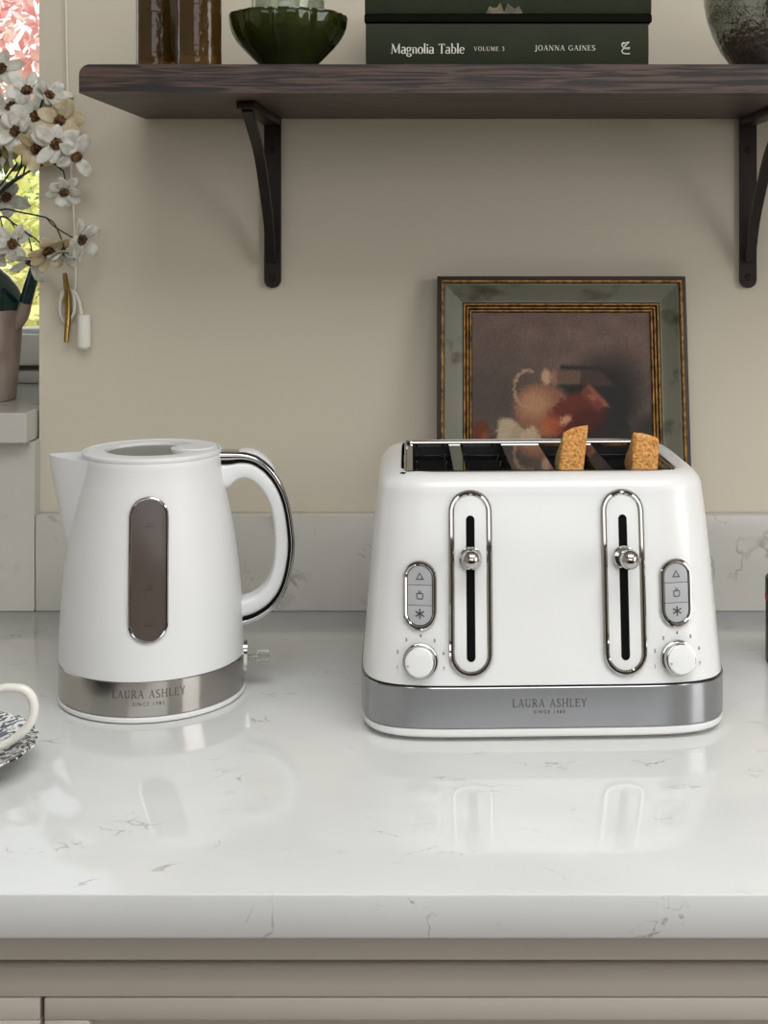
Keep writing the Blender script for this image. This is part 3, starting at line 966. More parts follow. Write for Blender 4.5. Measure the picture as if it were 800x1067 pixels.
def paint(x, y):
    """Colour (sRGB) of the still life at photo-like coordinates x 492..692, y 328..620."""
    n1 = noise.noise(Vector((x * .05, y * .07, 3))); n2 = noise.noise(Vector((x * .22, y * .3, 9))); n3 = noise.noise(Vector((x * .6, y * .8, 5)))
    xx, yy = x + n2 * 2.6 + n3 * 1.2, y + n3 * 1.8 + n2
    c = [104 + 10 * n1 + 6 * n2, 85 + 9 * n1 + 6 * n2, 76 + 8 * n1 + 6 * n2]
    def mix(col, k):
        k = max(0, min(1, k))
        for i in range(3): c[i] += (col[i] - c[i]) * k
    mix((66, 58, 54), .75 * ell(xx, yy, 515, 420, 60, 45, 0, .8))
    mix((34, 31, 28), .95 * ell(xx, yy, 625, 425, 42, 55, .5, .35))
    mix((36, 33, 30), .9 * poly(xx, yy, [(585, 380), (628, 384), (640, 410), (668, 470), (560, 470)]))
    mix((40, 38, 34), .9 * ell(xx, yy, 683, 455, 22, 24, 0, .3))
    mix((50, 36, 28), (y - 452) / 10)
    # earthen jug with neck and handle
    mix((128, 88, 66), ell(xx, yy, 566, 428, 30, 28, 0, .15))
    mix((176, 130, 98), .7 * ell(xx, yy, 556, 420, 16, 14, 0, .5))
    mix((98, 76, 62), poly(xx, yy, [(562, 384), (606, 386), (606, 400), (566, 402)]))
    mix((196, 156, 128), .8 * ell(xx, yy, 569, 393, 5, 8, 0, .3))
    mix((150, 108, 86), .7 * ell(xx, yy, 577, 393, 4, 8, 0, .3))
    d = math.hypot((xx - 550) / 14.5, (yy - 405) / 19)
    if xx < 556 and yy < 425: mix((158, 124, 100), 1.15 - abs(d - 1) * 8)
    mix((70, 52, 46), .9 * poly(xx, yy, [(606, 384), (626, 386), (640, 402), (606, 402)]))
    # toppled copper pot
    mix((92, 40, 28), ell(xx, yy, 600, 432, 32, 21, -.5, .14))
    mix((60, 24, 20), .7 * ell(xx, yy, 612, 440, 20, 14, -.4, .4))
    mix((170, 88, 52), .7 * ell(xx, yy, 574, 444, 10, 11, .5, .5))
    mix((196, 150, 120), .8 * ell(xx, yy, 589, 438, 7, 4, -.6, .4))
    mix((104, 54, 42), poly(xx, yy, [(604, 410), (612, 402), (634, 422), (622, 428)]))
    mix((158, 98, 76), .7 * poly(xx, yy, [(611, 402), (615, 401), (636, 424), (632, 425)]))
    mix((180, 112, 88), .5 * ell(xx, yy, 617, 414, 4, 3, .6, .4))
    # crumpled paper and fruit
    mix((168, 150, 122), poly(xx, yy, [(520, 436), (533, 436), (546, 448), (556, 443), (572, 470), (515, 470)]))
    mix((150, 134, 108), .8 * poly(xx, yy, [(536, 440), (546, 448), (538, 462), (530, 456)]))
    mix((150, 134, 108), .6 * poly(xx, yy, [(556, 445), (572, 470), (560, 470)]))
    mix((96, 48, 30), ell(xx, yy, 500, 450, 9, 12, .3, .25))
    mix((140, 80, 50), .6 * ell(xx, yy, 505, 455, 4, 5, 0, .4))
    # table top below
    mix((84, 62, 46), (y - 480) / 20)
    k = 1 + .10 * n3 + .10 * noise.noise(Vector((x * .35, y * 1.1, 7)))
    return [max(0, v * k) for v in c]


b = B()
lay = b.loops.layers.float_color.new('Pigment')
grid = []
cols = []
for j in range(NYp + 1):
    row, crow = [], []
    for i in range(NXp + 1):
        u, v = i / NXp, j / NYp
        row.append(b.verts.new(PF(.0375 + u * UW, .0375 + v * UH, .0042)))
        p_ = row[-1].co; crow.append(lin(paint(VX + F * p_.x / p_.y, VY + F * (CZ + HC - p_.z) / p_.y)))
    grid.append(row); cols.append(crow)
for j in range(NYp):
    for i in range(NXp):
        f = b.faces.new((grid[j][i], grid[j][i + 1], grid[j + 1][i + 1], grid[j + 1][i]))
        for l, (jj, ii) in zip(f.loops, ((j, i), (j, i + 1), (j + 1, i + 1), (j + 1, i))): l[lay] = cols[jj][ii]
m, nt, pb = node_mat('oil_paint')
pb.inputs['Roughness'].default_value = 0.5; pb.inputs['Specular IOR Level'].default_value = 0.2
va = nt.nodes.new('ShaderNodeVertexColor'); va.layer_name = 'Pigment'
nt.links.new(va.outputs['Color'], pb.inputs['Base Color'])
obj('painted_canvas', b, m, pic)
b = B()
fill_rings(b, [[PF(.012, .012, d), PF(Wf - .012, .012, d), PF(Wf - .012, Hf - .012, d), PF(.012, Hf - .012, d)] for d in (.0012, .0032)], True, True, True)
obj('backing_board', b, M['dark_edge'], pic, smooth=False)

# ================================================================== KETTLE
KX, KY = -.2643, 1.171
KA = math.radians(10)
kc, ks = math.cos(KA), math.sin(KA)


def K(x, y, z): return Vector((KX + x * kc - y * ks, KY + x * ks + y * kc, CZ + z))


def kpx(px, py):
    """Photo pixel -> (r, z) in the kettle's handle plane."""
    u = (px - VX) / F
    r = (u * KY - KX) / (kc - u * ks)
    return r, HC - (py - VY) / F * (KY + r * ks)


kettle = thing('kettle', 'white jug kettle with steel base band and chrome handle on the worktop', 'kettle', (KX, KY, CZ))
KP = [(.034, .0786), (.0595, .0781), (.0887, .0762), (.118, .0733), (.1443, .0692), (.1707, .0642), (.190, .0608), (.200, .0597), (.2072, .0593)]


def kr(z): return interp(KP, z)


def KS(x, z, off):
    """Point on the kettle wall: x is arc length from the front centre line."""
    r = kr(z) if z > .034 else .0788
    a = x / r
    return K((r + off) * math.sin(a), -(r + off) * math.cos(a), z)


b = B()
lathe(b, [(.070, .0008), (.0785, .0008), (.0797, .0018), (.0797, .0042), (.0788, .0052), (.074, .0052)], (KX, KY, CZ), 96, True, True)
obj('power_base', b, M['matte'], kettle)
b = B()
lathe(b, [(.070, .0056), (.0786, .0056), (.0790, .0061), (.0790, .0068), (.0790, .0328), (.0790, .0336), (.0784, .034), (.070, .034)], (KX, KY, CZ), 96, False, False)
obj('steel_band', b, M['kband'], kettle)
b = B()
prof = [(.070, .0343)] + [(kr(.0343 + (.2072 - .0343) * i / 40), .0343 + (.2072 - .0343) * i / 40) for i in range(41)]
prof += [(.0590, .2078), (.0594, .2084), (.0596, .2108), (.0592, .2118), (.0586, .2122), (.0574, .2120), (.0568, .2110), (.0566, .198)]
lathe(b, prof, (KX, KY, CZ), 96)
obj('body', b, M['matte'], kettle)
# lid with thumb recess
b = B()
lathe(b, [(.010, .2027), (.0562, .2027), (.0562, .2110), (.0555, .2118), (.0535, .2122), (.0515, .2122), (.0510, .2118), (.0505, .2122)], (KX, KY, CZ), 96, True, True)
lid = obj('lid', b, M['matte'], kettle)
RA, RB, DB = .0405, .0200, .0355
outl = []
aint = math.acos((RA ** 2 + DB ** 2 - RB ** 2) / (2 * RA * DB))
for i in range(61):
    a = aint + (2 * PI - 2 * aint) * i / 60
    outl.append((RA * math.cos(a), RA * math.sin(a)))
ang = math.atan2(outl[-1][1], outl[-1][0] - DB)
a0 = math.atan2(outl[-1][1], outl[-1][0] - DB); a1 = math.atan2(outl[0][1], outl[0][0] - DB)
a0 = a0 % (2 * PI); a1 = a1 % (2 * PI)
for i in range(1, 24):
    a = a0 + (a1 - a0) * i / 24
    outl.append((DB + RB * math.cos(a), RB * math.sin(a)))
cut = B()
lo = [cut.verts.new(K(x, y, .2074)) for x, y in outl]; hi = [cut.verts.new(K(x, y, .23)) for x, y in outl]
cut.faces.new(list(reversed(lo))); cut.faces.new(hi)
for i in range(len(outl)):
    j = (i + 1) % len(outl)
    cut.faces.new((lo[i], lo[j], hi[j], hi[i]))
bmesh.ops.recalc_face_normals(cut, faces=cut.faces[:])
for v in cut.verts: v.co -= wloc(lid)
for v in cut.verts: v.co += wloc(lid)
cutout(lid, cut)
b = B()
lo = [b.verts.new(K(x * .998, y * .998, .2076)) for x, y in outl]; hi = [b.verts.new(K(x * .998, y * .998, .2092)) for x, y in outl]
b.faces.new(hi)
for i in range(len(outl)):
    j = (i + 1) % len(outl)
    b.faces.new((lo[i], lo[j], hi[j], hi[i]))
bmesh.ops.recalc_face_normals(b, faces=b.faces[:])
obj('recess_floor', b, M['lidgrey'], lid)
b = B()
c_ = K(DB + .0005, 0, 0)
lathe(b, [(.0166, .2120), (.0166, .2128), (.0160, .2132), (.004, .2133)], (c_.x, c_.y, CZ), 40, False, True)
obj('lid_button', b, M['matte'], kettle)
# spout: a beak running down the side
b = B()
tx, tz = kpx(50.5, 477)
rings_o, rings_i = [], []
NS = 14
zb_s, zt_s = .128, tz
for i in range(NS + 1):
    f = i / NS
    z = zb_s + (zt_s - zb_s) * f
    tip = kr(zb_s) * -1 + (tx + kr(zb_s)) * (f ** .92)
    rt = min(kr(z), .0600 if z > .2 else kr(z))
    hw = .006 + .026 * f ** .8
    xb = -math.sqrt(max(rt ** 2 - hw ** 2, 0)) + .003
    tip = min(tip, -rt - .0002)
    L = xb - tip
    ring = []
    for k in range(17):
        t = -1 + 2 * k / 16
        ring.append(K(xb - L * (1 - abs(t) ** 1.55), hw * t, z + (.0035 * (1 - abs(t)) if i == NS else 0)))
    rings_o.append(ring)
# inner skin from the lip down a short way
for i in (NS, NS - 1, NS - 2, NS - 3):
    f = i / NS
    ring = []
    cen = sum((Vector(p) for p in rings_o[i]), Vector()) / 17
    back = (Vector(rings_o[i][0]) + Vector(rings_o[i][-1])) / 2
    for k, p in enumerate(rings_o[i]):
        p = Vector(p)
        d = (back - p); d.z = 0
        q = p + d.normalized() * .0019 if 0 < k < 16 else p
        ring.append(q)
    rings_i.append(ring)
fill_rings(b, rings_o + rings_i, False)
bmesh.ops.recalc_face_normals(b, faces=b.faces[:])
obj('spout', b, M['matte'], kettle, angle=50)
# water gauge
zc_g, hh_g, hw_g = .1235, .0574, .0150
b = B(); face_plate(b, stadium(0, zc_g, hw_g, hh_g, 14), KS, .0002, .0008)
gauge = obj('water_gauge', b, M['smoke'], kettle)
b = B()
outl = stadium(0, zc_g, hw_g, hh_g, 14)
loop_tube(b, [KS(x, z, .0004) for x, z in outl], (.0013, .0015), 8, [(KS(x, z, 1) - KS(x, z, 0)).normalized() for x, z in outl])
obj('gauge_rim', b, M['chrome'], gauge)
for zz, tx_ in ((.158, '1.7'), (.108, '1.0'), (.079, '0.5')):
    b = B()
    for x0, x1, z0_, z1_ in ((-.0032, .0046, zz, zz + .0007),):
        b.faces.new([b.verts.new(KS(*q, .0011)) for q in ((x0, z0_), (x1, z0_), (x1, z1_), (x0, z1_))])
    merge(b, sans_text(tx_, .0026, lambda x, z: KS(x, z, .0011), .0007, zz + .0016))
    obj('gauge_mark', b, M['inkb'], gauge, smooth=False)
# lettering on the band
b = B()


def KB(x, z): return K(.0792 * math.sin(x / .0792), -.0792 * math.cos(x / .0792), z)


serif_text(b, 'LAURA ASHLEY', .0064, .12, KB, .0006, .0212, .0600, 1.1)
merge(b, sans_text('SINCE 1985', .0030, KB, .0006, .0150, 1.3))
obj('band_lettering', b, M['ink'], kettle, smooth=False)

# handle
OUT = [(226, 469), (240, 469), (254, 470), (268, 474.5), (282, 485.5), (293.5, 502), (301, 522), (305, 545), (306.8, 568), (303.5, 592), (297, 614), (285, 631.5), (268, 643.5), (250, 650)]
INN = [(228, 508), (238, 507), (245, 500), (255, 497.5), (266, 503), (274.5, 513), (281, 527), (284.5, 544), (285.5, 564), (284, 586), (278.5, 603), (270, 613.5), (260, 619.5), (246, 623)]
o2 = catmull([(kpx(*p)[0], 0, kpx(*p)[1]) for p in OUT], 5)
i2 = catmull([(kpx(*p)[0], 0, kpx(*p)[1]) for p in INN], 5)


def ribbon(name, f0, f1, hw, m, rnd=.004, a=0, z=None, lift=0):
    b = B()
    rings = []
    seq = list(zip(i2, o2))[a:z]
    for p, q in seq:
        d = q - p
        A, Z = p + d * f0, p + d * f1
        dn = d.normalized()
        A = A + dn * lift; Z = Z + dn * lift
        h = (Z - A).length / 2
        c = (A + Z) / 2
        ring = []
        for k in range(24):
            t = 2 * PI * k / 24
            e = .5
            cx_ = math.copysign(abs(math.cos(t)) ** e, math.cos(t)); sy_ = math.copysign(abs(math.sin(t)) ** e, math.sin(t))
            pt = c + dn * h * cx_
            ring.append(K(pt.x, hw * sy_, pt.z))
        rings.append(ring)
    fill_rings(b, rings, True, True, True)
    bmesh.ops.recalc_face_normals(b, faces=b.faces[:])
    return obj(name, b, m, kettle, angle=50)


ribbon('handle', 0, .70, .0125, M['matte'])
ribbon('handle_groove', .66, .78, .0120, M['black'])
ribbon('chrome_trim', .745, 1.0, .0128, M['chrome'])
b = B()
rings = []
for i in range(8, 23):
    q = o2[i]; d = (o2[i] - i2[i]).normalized()
    s = math.sin(PI * (i - 8) / 14) ** .4
    ring = []
    for k in range(16):
        t = 2 * PI * k / 16
        pt = q + d * (-.0006 + .0042 * s * (math.sin(t) * .5 + .5))
        ring.append(K(pt.x, .0132 * (.55 + .45 * s) * math.cos(t), pt.z))
    rings.append(ring)
fill_rings(b, rings, True, True, True)
bmesh.ops.recalc_face_normals(b, faces=b.faces[:])
obj('lid_release', b, M['matte'], kettle, angle=60)
# switch at the foot of the handle
b = B()
rz, = (.0268,)
outl = stadium(0, rz, .0095, .0150, 10)
fill_rings(b, [[K(.0772, x, z) for x, z in outl], [K(.0812, x, z) for x, z in outl], [K(.0817, x * .85, rz + (z - rz) * .9) for x, z in outl]], True, True, True)
bmesh.ops.recalc_face_normals(b, faces=b.faces[:])
sw = obj('switch_plate', b, M['chrome'], kettle)
b = B()
tube(b, [K(.0815, -.004, rz), K(.0900, -.004, rz)], [.0030, .0028], 12)
vv = [K(x, y, z) for x in (.0902, .1015) for y, z in ((-.010, rz - .0036), (.006, rz - .0036), (.006, rz + .0036), (-.010, rz + .0036))]
vs = [b.verts.new(v) for v in vv]
nf = [b.faces.new([vs[i] for i in q]) for q in ((0, 1, 2, 3), (7, 6, 5, 4), (0, 4, 5, 1), (1, 5, 6, 2), (2, 6, 7, 3), (3, 7, 4, 0))]
bmesh.ops.recalc_face_normals(b, faces=b.faces[:])
bmesh.ops.bevel(b, geom=list({e for f in nf for e in f.edges}), offset=.0012, segments=2, affect='EDGES')
obj('switch_lever', b, M['clearplastic'], kettle)

# ================================================================== TOASTER
TX, TY = .0717, 1.185
NP = 6.2
toaster = thing('toaster', 'white four-slot toaster with steel band and chrome levers on the worktop', 'toaster', (TX, TY, CZ))
INS = [(.0436, 0), (.07, .0020), (.12, .0060), (.162, .0095), (.189, .0125)]
ZR, RR = .189, .016


def dims(z):
    """Half width and half depth of the toaster's shell at height z (with the rounded shoulder)."""
    i = interp(INS, min(z, ZR))
    e = 0
    if z > ZR:
        t = min(1, (z - ZR) / RR)
        e = RR * (1 - math.sqrt(max(0, 1 - t * t)))
    return .1482 - i - e, .1300 - 1.9 * i - e


def tring(hw, hd, z, n=160, p=NP, cx=TX, cy=TY):
    out = []
    for k in range(n):
        t = 2 * PI * k / n
        c, s = math.cos(t), math.sin(t)
        # even spread along a superellipse
        rr = (abs(c) ** p + abs(s) ** p) ** (-1 / p)
        out.append(Vector((cx + hw * c * rr, cy + hd * s * rr, CZ + z)))
    return out


def TF(x, z, off):
    """Point on the toaster's front face at world x and height z, lifted by off along the normal."""
    def f(x_, z_):
        hw, hd = dims(z_)
        u = min(.9995, abs((x_ - TX) / hw))
        return Vector((x_, TY - hd * (1 - u ** NP) ** (1 / NP), CZ + z_))
    p = f(x, z)
    e = .0008
    n = (f(x + e, z) - f(x - e, z)).cross(f(x, z + e) - f(x, z - e)).normalized()
    if n.y > 0: n = -n
    return p + n * off


def tpx(px, py):
    """Photo pixel -> (x, z) on the toaster's front face."""
    z = .1
    x = 0
    for _ in range(12):
        Y = TF(x, z, 0).y
        x = (px - VX) / F * Y
        z = HC - (py - VY) / F * Y
        z = max(.0, min(.2, z))
    return x, z


b = B()
rings = []
for z in (.0440, .0446, .05, .06, .07, .08, .09, .10, .11, .12, .13, .14, .15, .16, .17, .18, .189):
    rings.append(tring(*dims(z), z))
rings[0] = tring(dims(.044)[0] - .0015, dims(.044)[1] - .0015, .0438)
for i in range(1, 11):
    a = PI / 2 * i / 10
    z = ZR + RR * math.sin(a)
    i0 = interp(INS, ZR)
    e = RR * (1 - math.cos(a))
    rings.append(tring(.1482 - i0 - e, .13 - 1.9 * i0 - e, z))
OX, OY, OHW, OHD = .0700, 1.184, .1145, .0862
rings.append(tring(OHW + .0012, OHD + .0012, .205, p=12, cx=OX, cy=OY))
rings.append(tring(OHW, OHD, .2042, p=12, cx=OX, cy=OY))
rings.append(tring(OHW, OHD, .190, p=12, cx=OX, cy=OY))
fill_rings(b, rings, True, False, True)
bmesh.ops.recalc_face_normals(b, faces=b.faces[:])
shell = obj('shell', b, M['white'], toaster, angle=40)
shell.data.materials.append(M['black'])
for p in shell.data.polygons:
    c = p.center
    if abs(c.x + TX - OX) < OHW * 1.0 and abs(c.y + TY - OY) < OHD * 1.0005 and c.z < .2041: p.material_index = 1
for p in shell.data.polygons:
    if p.material_index == 1 and p.center.z < .188: p.material_index = 0
b = B()
fill_rings(b, [tring(.1462, .128, .0112), tring(.1490, .1308, .0114), tring(.1494, .1312, .0119), tring(.1494, .1312, .0126), tring(.1494, .1312, .0420), tring(.1494, .1312, .0427), tring(.1490, .1308, .0432), tring(.1462, .128, .0434)])
bmesh.ops.recalc_face_normals(b, faces=b.faces[:])
obj('steel_band', b, M['band'], toaster)
b = B()
fill_rings(b, [tring(.1435, .1255, .0034), tring(.1468, .1288, .0038), tring(.1486, .1305, .0056), tring(.1490, .1309, .0080), tring(.1488, .1307, .0106), tring(.1465, .128, .0110)], True, True, True)
bmesh.ops.recalc_face_normals(b, faces=b.faces[:])
obj('base', b, M['white'], toaster)
for sx in (-1, 1):
    for sy in (-1, 1):
        b = B(); lathe(b, [(.011, .0002), (.012, .0006), (.012, .0040)], (TX + sx * .115, TY + sy * .10, CZ), 20, True, True)
        obj('foot', b, M['black'], toaster)

# top plate with four slots
PX0, PX1, PY0, PY1 = OX - OHW + .0035, OX + OHW - .0035, OY - OHD + .0035, OY + OHD - .0035


def tx_top(px): return (px - VX) / F * 1.1025


SL = [(tx_top(431), tx_top(474)), (tx_top(487), tx_top(536)), (tx_top(580), tx_top(627)), (tx_top(642), tx_top(697))]
xsb = [PX0] + [v for s in SL for v in s] + [PX1]
ysb = [PY0, PY0 + .005, PY1 - .005, PY1]
b = B()
zt = .2030
top = {}
for lev, zz in ((0, zt), (1, zt - .003)):
    for i, x in enumerate(xsb):
        for j, y in enumerate(ysb): top[lev, i, j] = b.verts.new((x, y, CZ + zz))
solid = lambda i, j: 0 <= i < len(xsb) - 1 and 0 <= j < 3 and (j != 1 or i % 2 == 0)
for i in range(len(xsb) - 1):
    for j in range(3):
        if not solid(i, j): continue
        b.faces.new((top[0, i, j], top[0, i + 1, j], top[0, i + 1, j + 1], top[0, i, j + 1]))
        b.faces.new((top[1, i, j + 1], top[1, i + 1, j + 1], top[1, i + 1, j], top[1, i, j]))
        for (di, dj, p, q) in ((-1, 0, (i, j + 1), (i, j)), (1, 0, (i + 1, j), (i + 1, j + 1)), (0, -1, (i, j), (i + 1, j)), (0, 1, (i + 1, j + 1), (i, j + 1))):
            if not solid(i + di, j + dj):
                b.faces.new((top[0, p[0], p[1]], top[1, p[0], p[1]], top[1, q[0], q[1]], top[0, q[0], q[1]]))
bmesh.ops.recalc_face_normals(b, faces=b.faces[:])
plate = obj('top_plate', b, M['chrome'], toaster, smooth=False)
b = B()
cr = .006
outl = []
for (cx_, cy_, a0_) in ((PX1 - cr, PY1 - cr, 0), (PX0 + cr, PY1 - cr, 90), (PX0 + cr, PY0 + cr, 180), (PX1 - cr, PY0 + cr, 270)):
    for i in range(7):
        a = math.radians(a0_ + 15 * i)
        outl.append(Vector((cx_ + cr * math.cos(a), cy_ + cr * math.sin(a), CZ + zt + .0012)))
loop_tube(b, outl, .0014, 8)
obj('plate_rim', b, M['chrome'], plate)
for s0, s1 in SL:
    b = B()
    y0, y1 = ysb[1], ysb[2]
    rings = [[(x0_, y_, CZ + z_) for x0_, y_ in ((s0 - d, y0 - d), (s1 + d, y0 - d), (s1 + d, y1 + d), (s0 - d, y1 + d))] for d, z_ in ((.0009, zt - .0032), (.0009, .062), (.0002, .0625), (.0002, zt - .0034))]
    vv = fill_rings(b, [rings[3], rings[2]], True, False, True)
    vv2 = fill_rings(b, [rings[0], rings[1]], True, False, True)
    bmesh.ops.recalc_face_normals(b, faces=b.faces[:])
    w_ = obj('slot_well', b, M['well'], toaster, smooth=False)
    yb2 = y1 - .004
    for sx in (s0 + .0035, s1 - .0035):
        for k in range(4):
            b = B()
            yy = y0 + (y1 - y0) * (k + .5) / 4
            sg = 1 if sx < (s0 + s1) / 2 else -1
            tube(b, [(sx, yy, CZ + .07), (sx, yy, CZ + .17), (sx + sg * .0022, yy, CZ + .185), (sx, yy, CZ + .196)], .0009, 6)
            obj('guide_wire', b, M['wire'], w_)
    for zz_ in (.186, .193):
        b = B(); tube(b, [(s0 + .003, yb2, CZ + zz_ - .002), (s0 + .010, yb2 - .004, CZ + zz_), (s1 - .010, yb2 - .004, CZ + zz_), (s1 - .003, yb2, CZ + zz_ - .002)], .0008, 6)
        obj('guide_wire', b, M['wire'], w_)


# front controls
def TFs(x, z): return TF(x, z, .0003)


def lever_panel(px, reach):
    x, zt_ = tpx(px, 510.5)
    x, zb2 = tpx(px, 704)
    zc2, hh, hw = (zt_ + zb2) / 2, (zt_ - zb2) / 2, .0166
    b = B(); face_plate(b, stadium(x, zc2, hw - .0005, hh - .0005, 14), TF, .0, .0022, .0016)
    pl = obj('lever_panel', b, M['white'], toaster)
    b = B(); ol = stadium(x, zc2, hw - .0017, hh - .0017, 16)
    loop_tube(b, [TF(p, q, .0008) for p, q in ol], (.0026, .0030), 10, [(TF(p, q, 1) - TF(p, q, 0)).normalized() for p, q in ol])
    obj('chrome_rim', b, M['chrome'], pl)
    _, s1 = tpx(px, 536.5); _, s0 = tpx(px, 688.5)
    b = B(); face_plate(b, stadium(x, (s0 + s1) / 2, .0034, (s1 - s0) / 2, 8), TF, .0018, .00245)
    obj('lever_track', b, M['black'], pl)
    # knob
    _, kz = tpx(px, 580.5)
    c = TF(x, kz, 0); n = (TF(x, kz, 1) - c).normalized()
    b = B()
    rings = []
    u = Vector((1, 0, 0)); v = n.cross(u).normalized(); u = v.cross(n)
    prof = [(.0085, .0026), (.0090, .0034), (.0090, .0062), (.0078, .0078), (.0052, .0086), (.0046, .0110), (.0048, reach - .0057)]
    R_ = .0077
    for i in range(1, 15):
        a = -PI / 2 + .75 + (PI - .75) * i / 14
        prof.append((R_ * math.cos(a) + .00005, reach + R_ * math.sin(a)))
    for r_, d_ in prof:
        rings.append([c + n * d_ + (u * math.cos(2 * PI * k / 32) + v * math.sin(2 * PI * k / 32)) * r_ for k in range(32)])
    fill_rings(b, rings, True, True, True)
    bmesh.ops.recalc_face_normals(b, faces=b.faces[:])
    obj('lever_knob', b, M['chrome'], pl)


lever_panel(489.4, .0215)
lever_panel(650.8, .0320)


def strip3(b, pts, w, closed=False, off=.0002):
    pts = list(pts) + ([pts[0]] if closed else [])
    for (x0, z0_), (x1, z1_) in zip(pts[:-1], pts[1:]):
        l = math.hypot(x1 - x0, z1_ - z0_) or 1
        ex, ez = (x1 - x0) / l * w * .4, (z1_ - z0_) / l * w * .4
        nx, nz = -(z1_ - z0_) / l * w / 2, (x1 - x0) / l * w / 2
        b.faces.new([b.verts.new(TF(p, q, off)) for p, q in ((x0 - nx - ex, z0_ - nz - ez), (x1 - nx + ex, z1_ - nz + ez), (x1 + nx + ex, z1_ + nz + ez), (x0 + nx - ex, z0_ + nz - ez))])


def controls(px, pyt, pyb, dpx, dpy, dr):
    x, z1 = tpx(px, pyt); _, z0_ = tpx(px, pyb)
    zc2, hh, hw = (z0_ + z1) / 2, (z1 - z0_) / 2, .0128
    b = B(); face_plate(b, stadium(x, zc2, hw - .0008, hh - .0008, 14), TF, 0, .0012)
    pan = obj('button_panel', b, M['black'], toaster)
    b = B(); ol = stadium(x, zc2, hw - .0013, hh - .0013, 16)
    loop_tube(b, [TF(p, q, .0008) for p, q in ol], (.0019, .0024), 10, [(TF(p, q, 1) - TF(p, q, 0)).normalized() for p, q in ol])
    obj('chrome_rim', b, M['chrome'], pan)
    hi, hhi = hw - .0034, hh - .0034
    zz = [zc2 + hhi, zc2 + hhi / 3 + .0002, zc2 - hhi / 3 - .0002, zc2 - hhi]
    for k in range(3):
        za, zb3 = zz[k], zz[k + 1]
        g = .0002
        if k == 0:
            ol = [(x - hi, zb3 + g), (x + hi, zb3 + g)] + [(x + hi * math.cos(PI * i / 14), za - hi + hi * math.sin(PI * i / 14)) for i in range(15)]
        elif k == 1:
            ol = [(x - hi, zb3 + g), (x + hi, zb3 + g), (x + hi, za - g), (x - hi, za - g)]
        else:
            ol = [(x + hi, za - g), (x - hi, za - g)] + [(x + hi * math.cos(PI + PI * i / 14), zb3 + hi + hi * math.sin(PI + PI * i / 14)) for i in range(15)]
        b = B(); face_plate(b, ol, TF, .0008, .0019)
        bt = obj('push_button', b, M['button'], pan, angle=30)
        zm = (za + zb3) / 2
        b = B()
        wl = .00062
        if k == 0:
            zm -= .0008
            strip3(b, [(x - .0027, zm - .0020), (x + .0027, zm - .0020), (x, zm + .0026)], wl, True, .0021)
        elif k == 1:
            strip3(b, [(x - .0021, zm - .0026), (x - .0025, zm + .0012), (x - .0008, zm + .0018), (x, zm + .0010), (x + .0009, zm + .0018), (x + .0025, zm + .0012), (x + .0021, zm - .0026)], wl, True, .0021)
            strip3(b, [(x - .0005, zm + .0022), (x - .0007, zm + .0037)], wl, False, .0021)
            strip3(b, [(x + .0006, zm + .0022), (x + .0009, zm + .0032)], wl, False, .0021)
        else:
            zm += .0012
            for a in (0, 60, 120):
                c, s = math.cos(math.radians(a + 90)) * .0034, math.sin(math.radians(a + 90)) * .0034
                strip3(b, [(x - c, zm - s), (x + c, zm + s)], .0010, False, .0021 + a * 1e-6)
        obj('button_symbol', b, M['inkb'], bt, smooth=False)
    # browning dial
    dx, dz = tpx(dpx, dpy)
    r_ = dr / F * 1.06
    b = B()
    c = TF(dx, dz, 0); n = (TF(dx, dz, 1) - c).normalized()
    u = Vector((1, 0, 0)); v = n.cross(u).normalized(); u = v.cross(n)
    def rg(r0, d0): return [c + n * d0 + (u * math.cos(2 * PI * k / 40) + v * math.sin(2 * PI * k / 40)) * r0 for k in range(40)]
    fill_rings(b, [rg(r_, -.002), rg(r_ * 1.0, .0018), rg(r_ * .97, .0026), rg(r_ * .90, .0028), rg(r_ * .88, .0075), rg(r_ * .85, .0086), rg(r_ * .80, .0088)], True, False, True)
    bmesh.ops.recalc_face_normals(b, faces=b.faces[:])
    d_ = obj('browning_dial', b, M['chrome'], toaster)
    b = B()
    fill_rings(b, [rg(r_ * .80, .0089), rg(r_ * .79, .0098), rg(r_ * .74, .0104), rg(r_ * .5, .0108), rg(r_ * .1, .0110)], True, False, True)
    bmesh.ops.recalc_face_normals(b, faces=b.faces[:])
    cap = obj('dial_cap', b, M['white'], d_)
    b = B(); q0 = c + u * (-r_ * .62) + v * (-r_ * .18 if v.z > 0 else r_ * .18) + n * .0107
    bmesh.ops.create_uvsphere(b, u_segments=10, v_segments=6, radius=.0009, matrix=Matrix.Translation(q0))
    obj('dial_dot', b, M['button'], d_)
    # numerals 1..7
    b = B()
    for i in range(7):
        a = math.radians(197 - 214 * i / 6)
        rad = r_ * 1.36
        nx_, nz_ = dx + rad * math.cos(a), dz + rad * math.sin(a)
        merge(b, sans_text(str(i + 1), .0026, lambda p, q: TF(p, q, .0003), nx_, nz_ - .0013, 1.0, .00006))
    obj('dial_numerals', b, M['ink'], toaster, smooth=False)


controls(437, 583.6, 654.6, 437, 687.2, 18.5)
controls(703, 583.4, 654.2, 705.6, 687.0, 18.7)

# brand lettering on the band
def TB(x, z):
    u = min(.999, abs((x - TX) / .1494))
    return Vector((x, TY - .1312 * (1 - u ** NP) ** (1 / NP) - .0003, CZ + z))


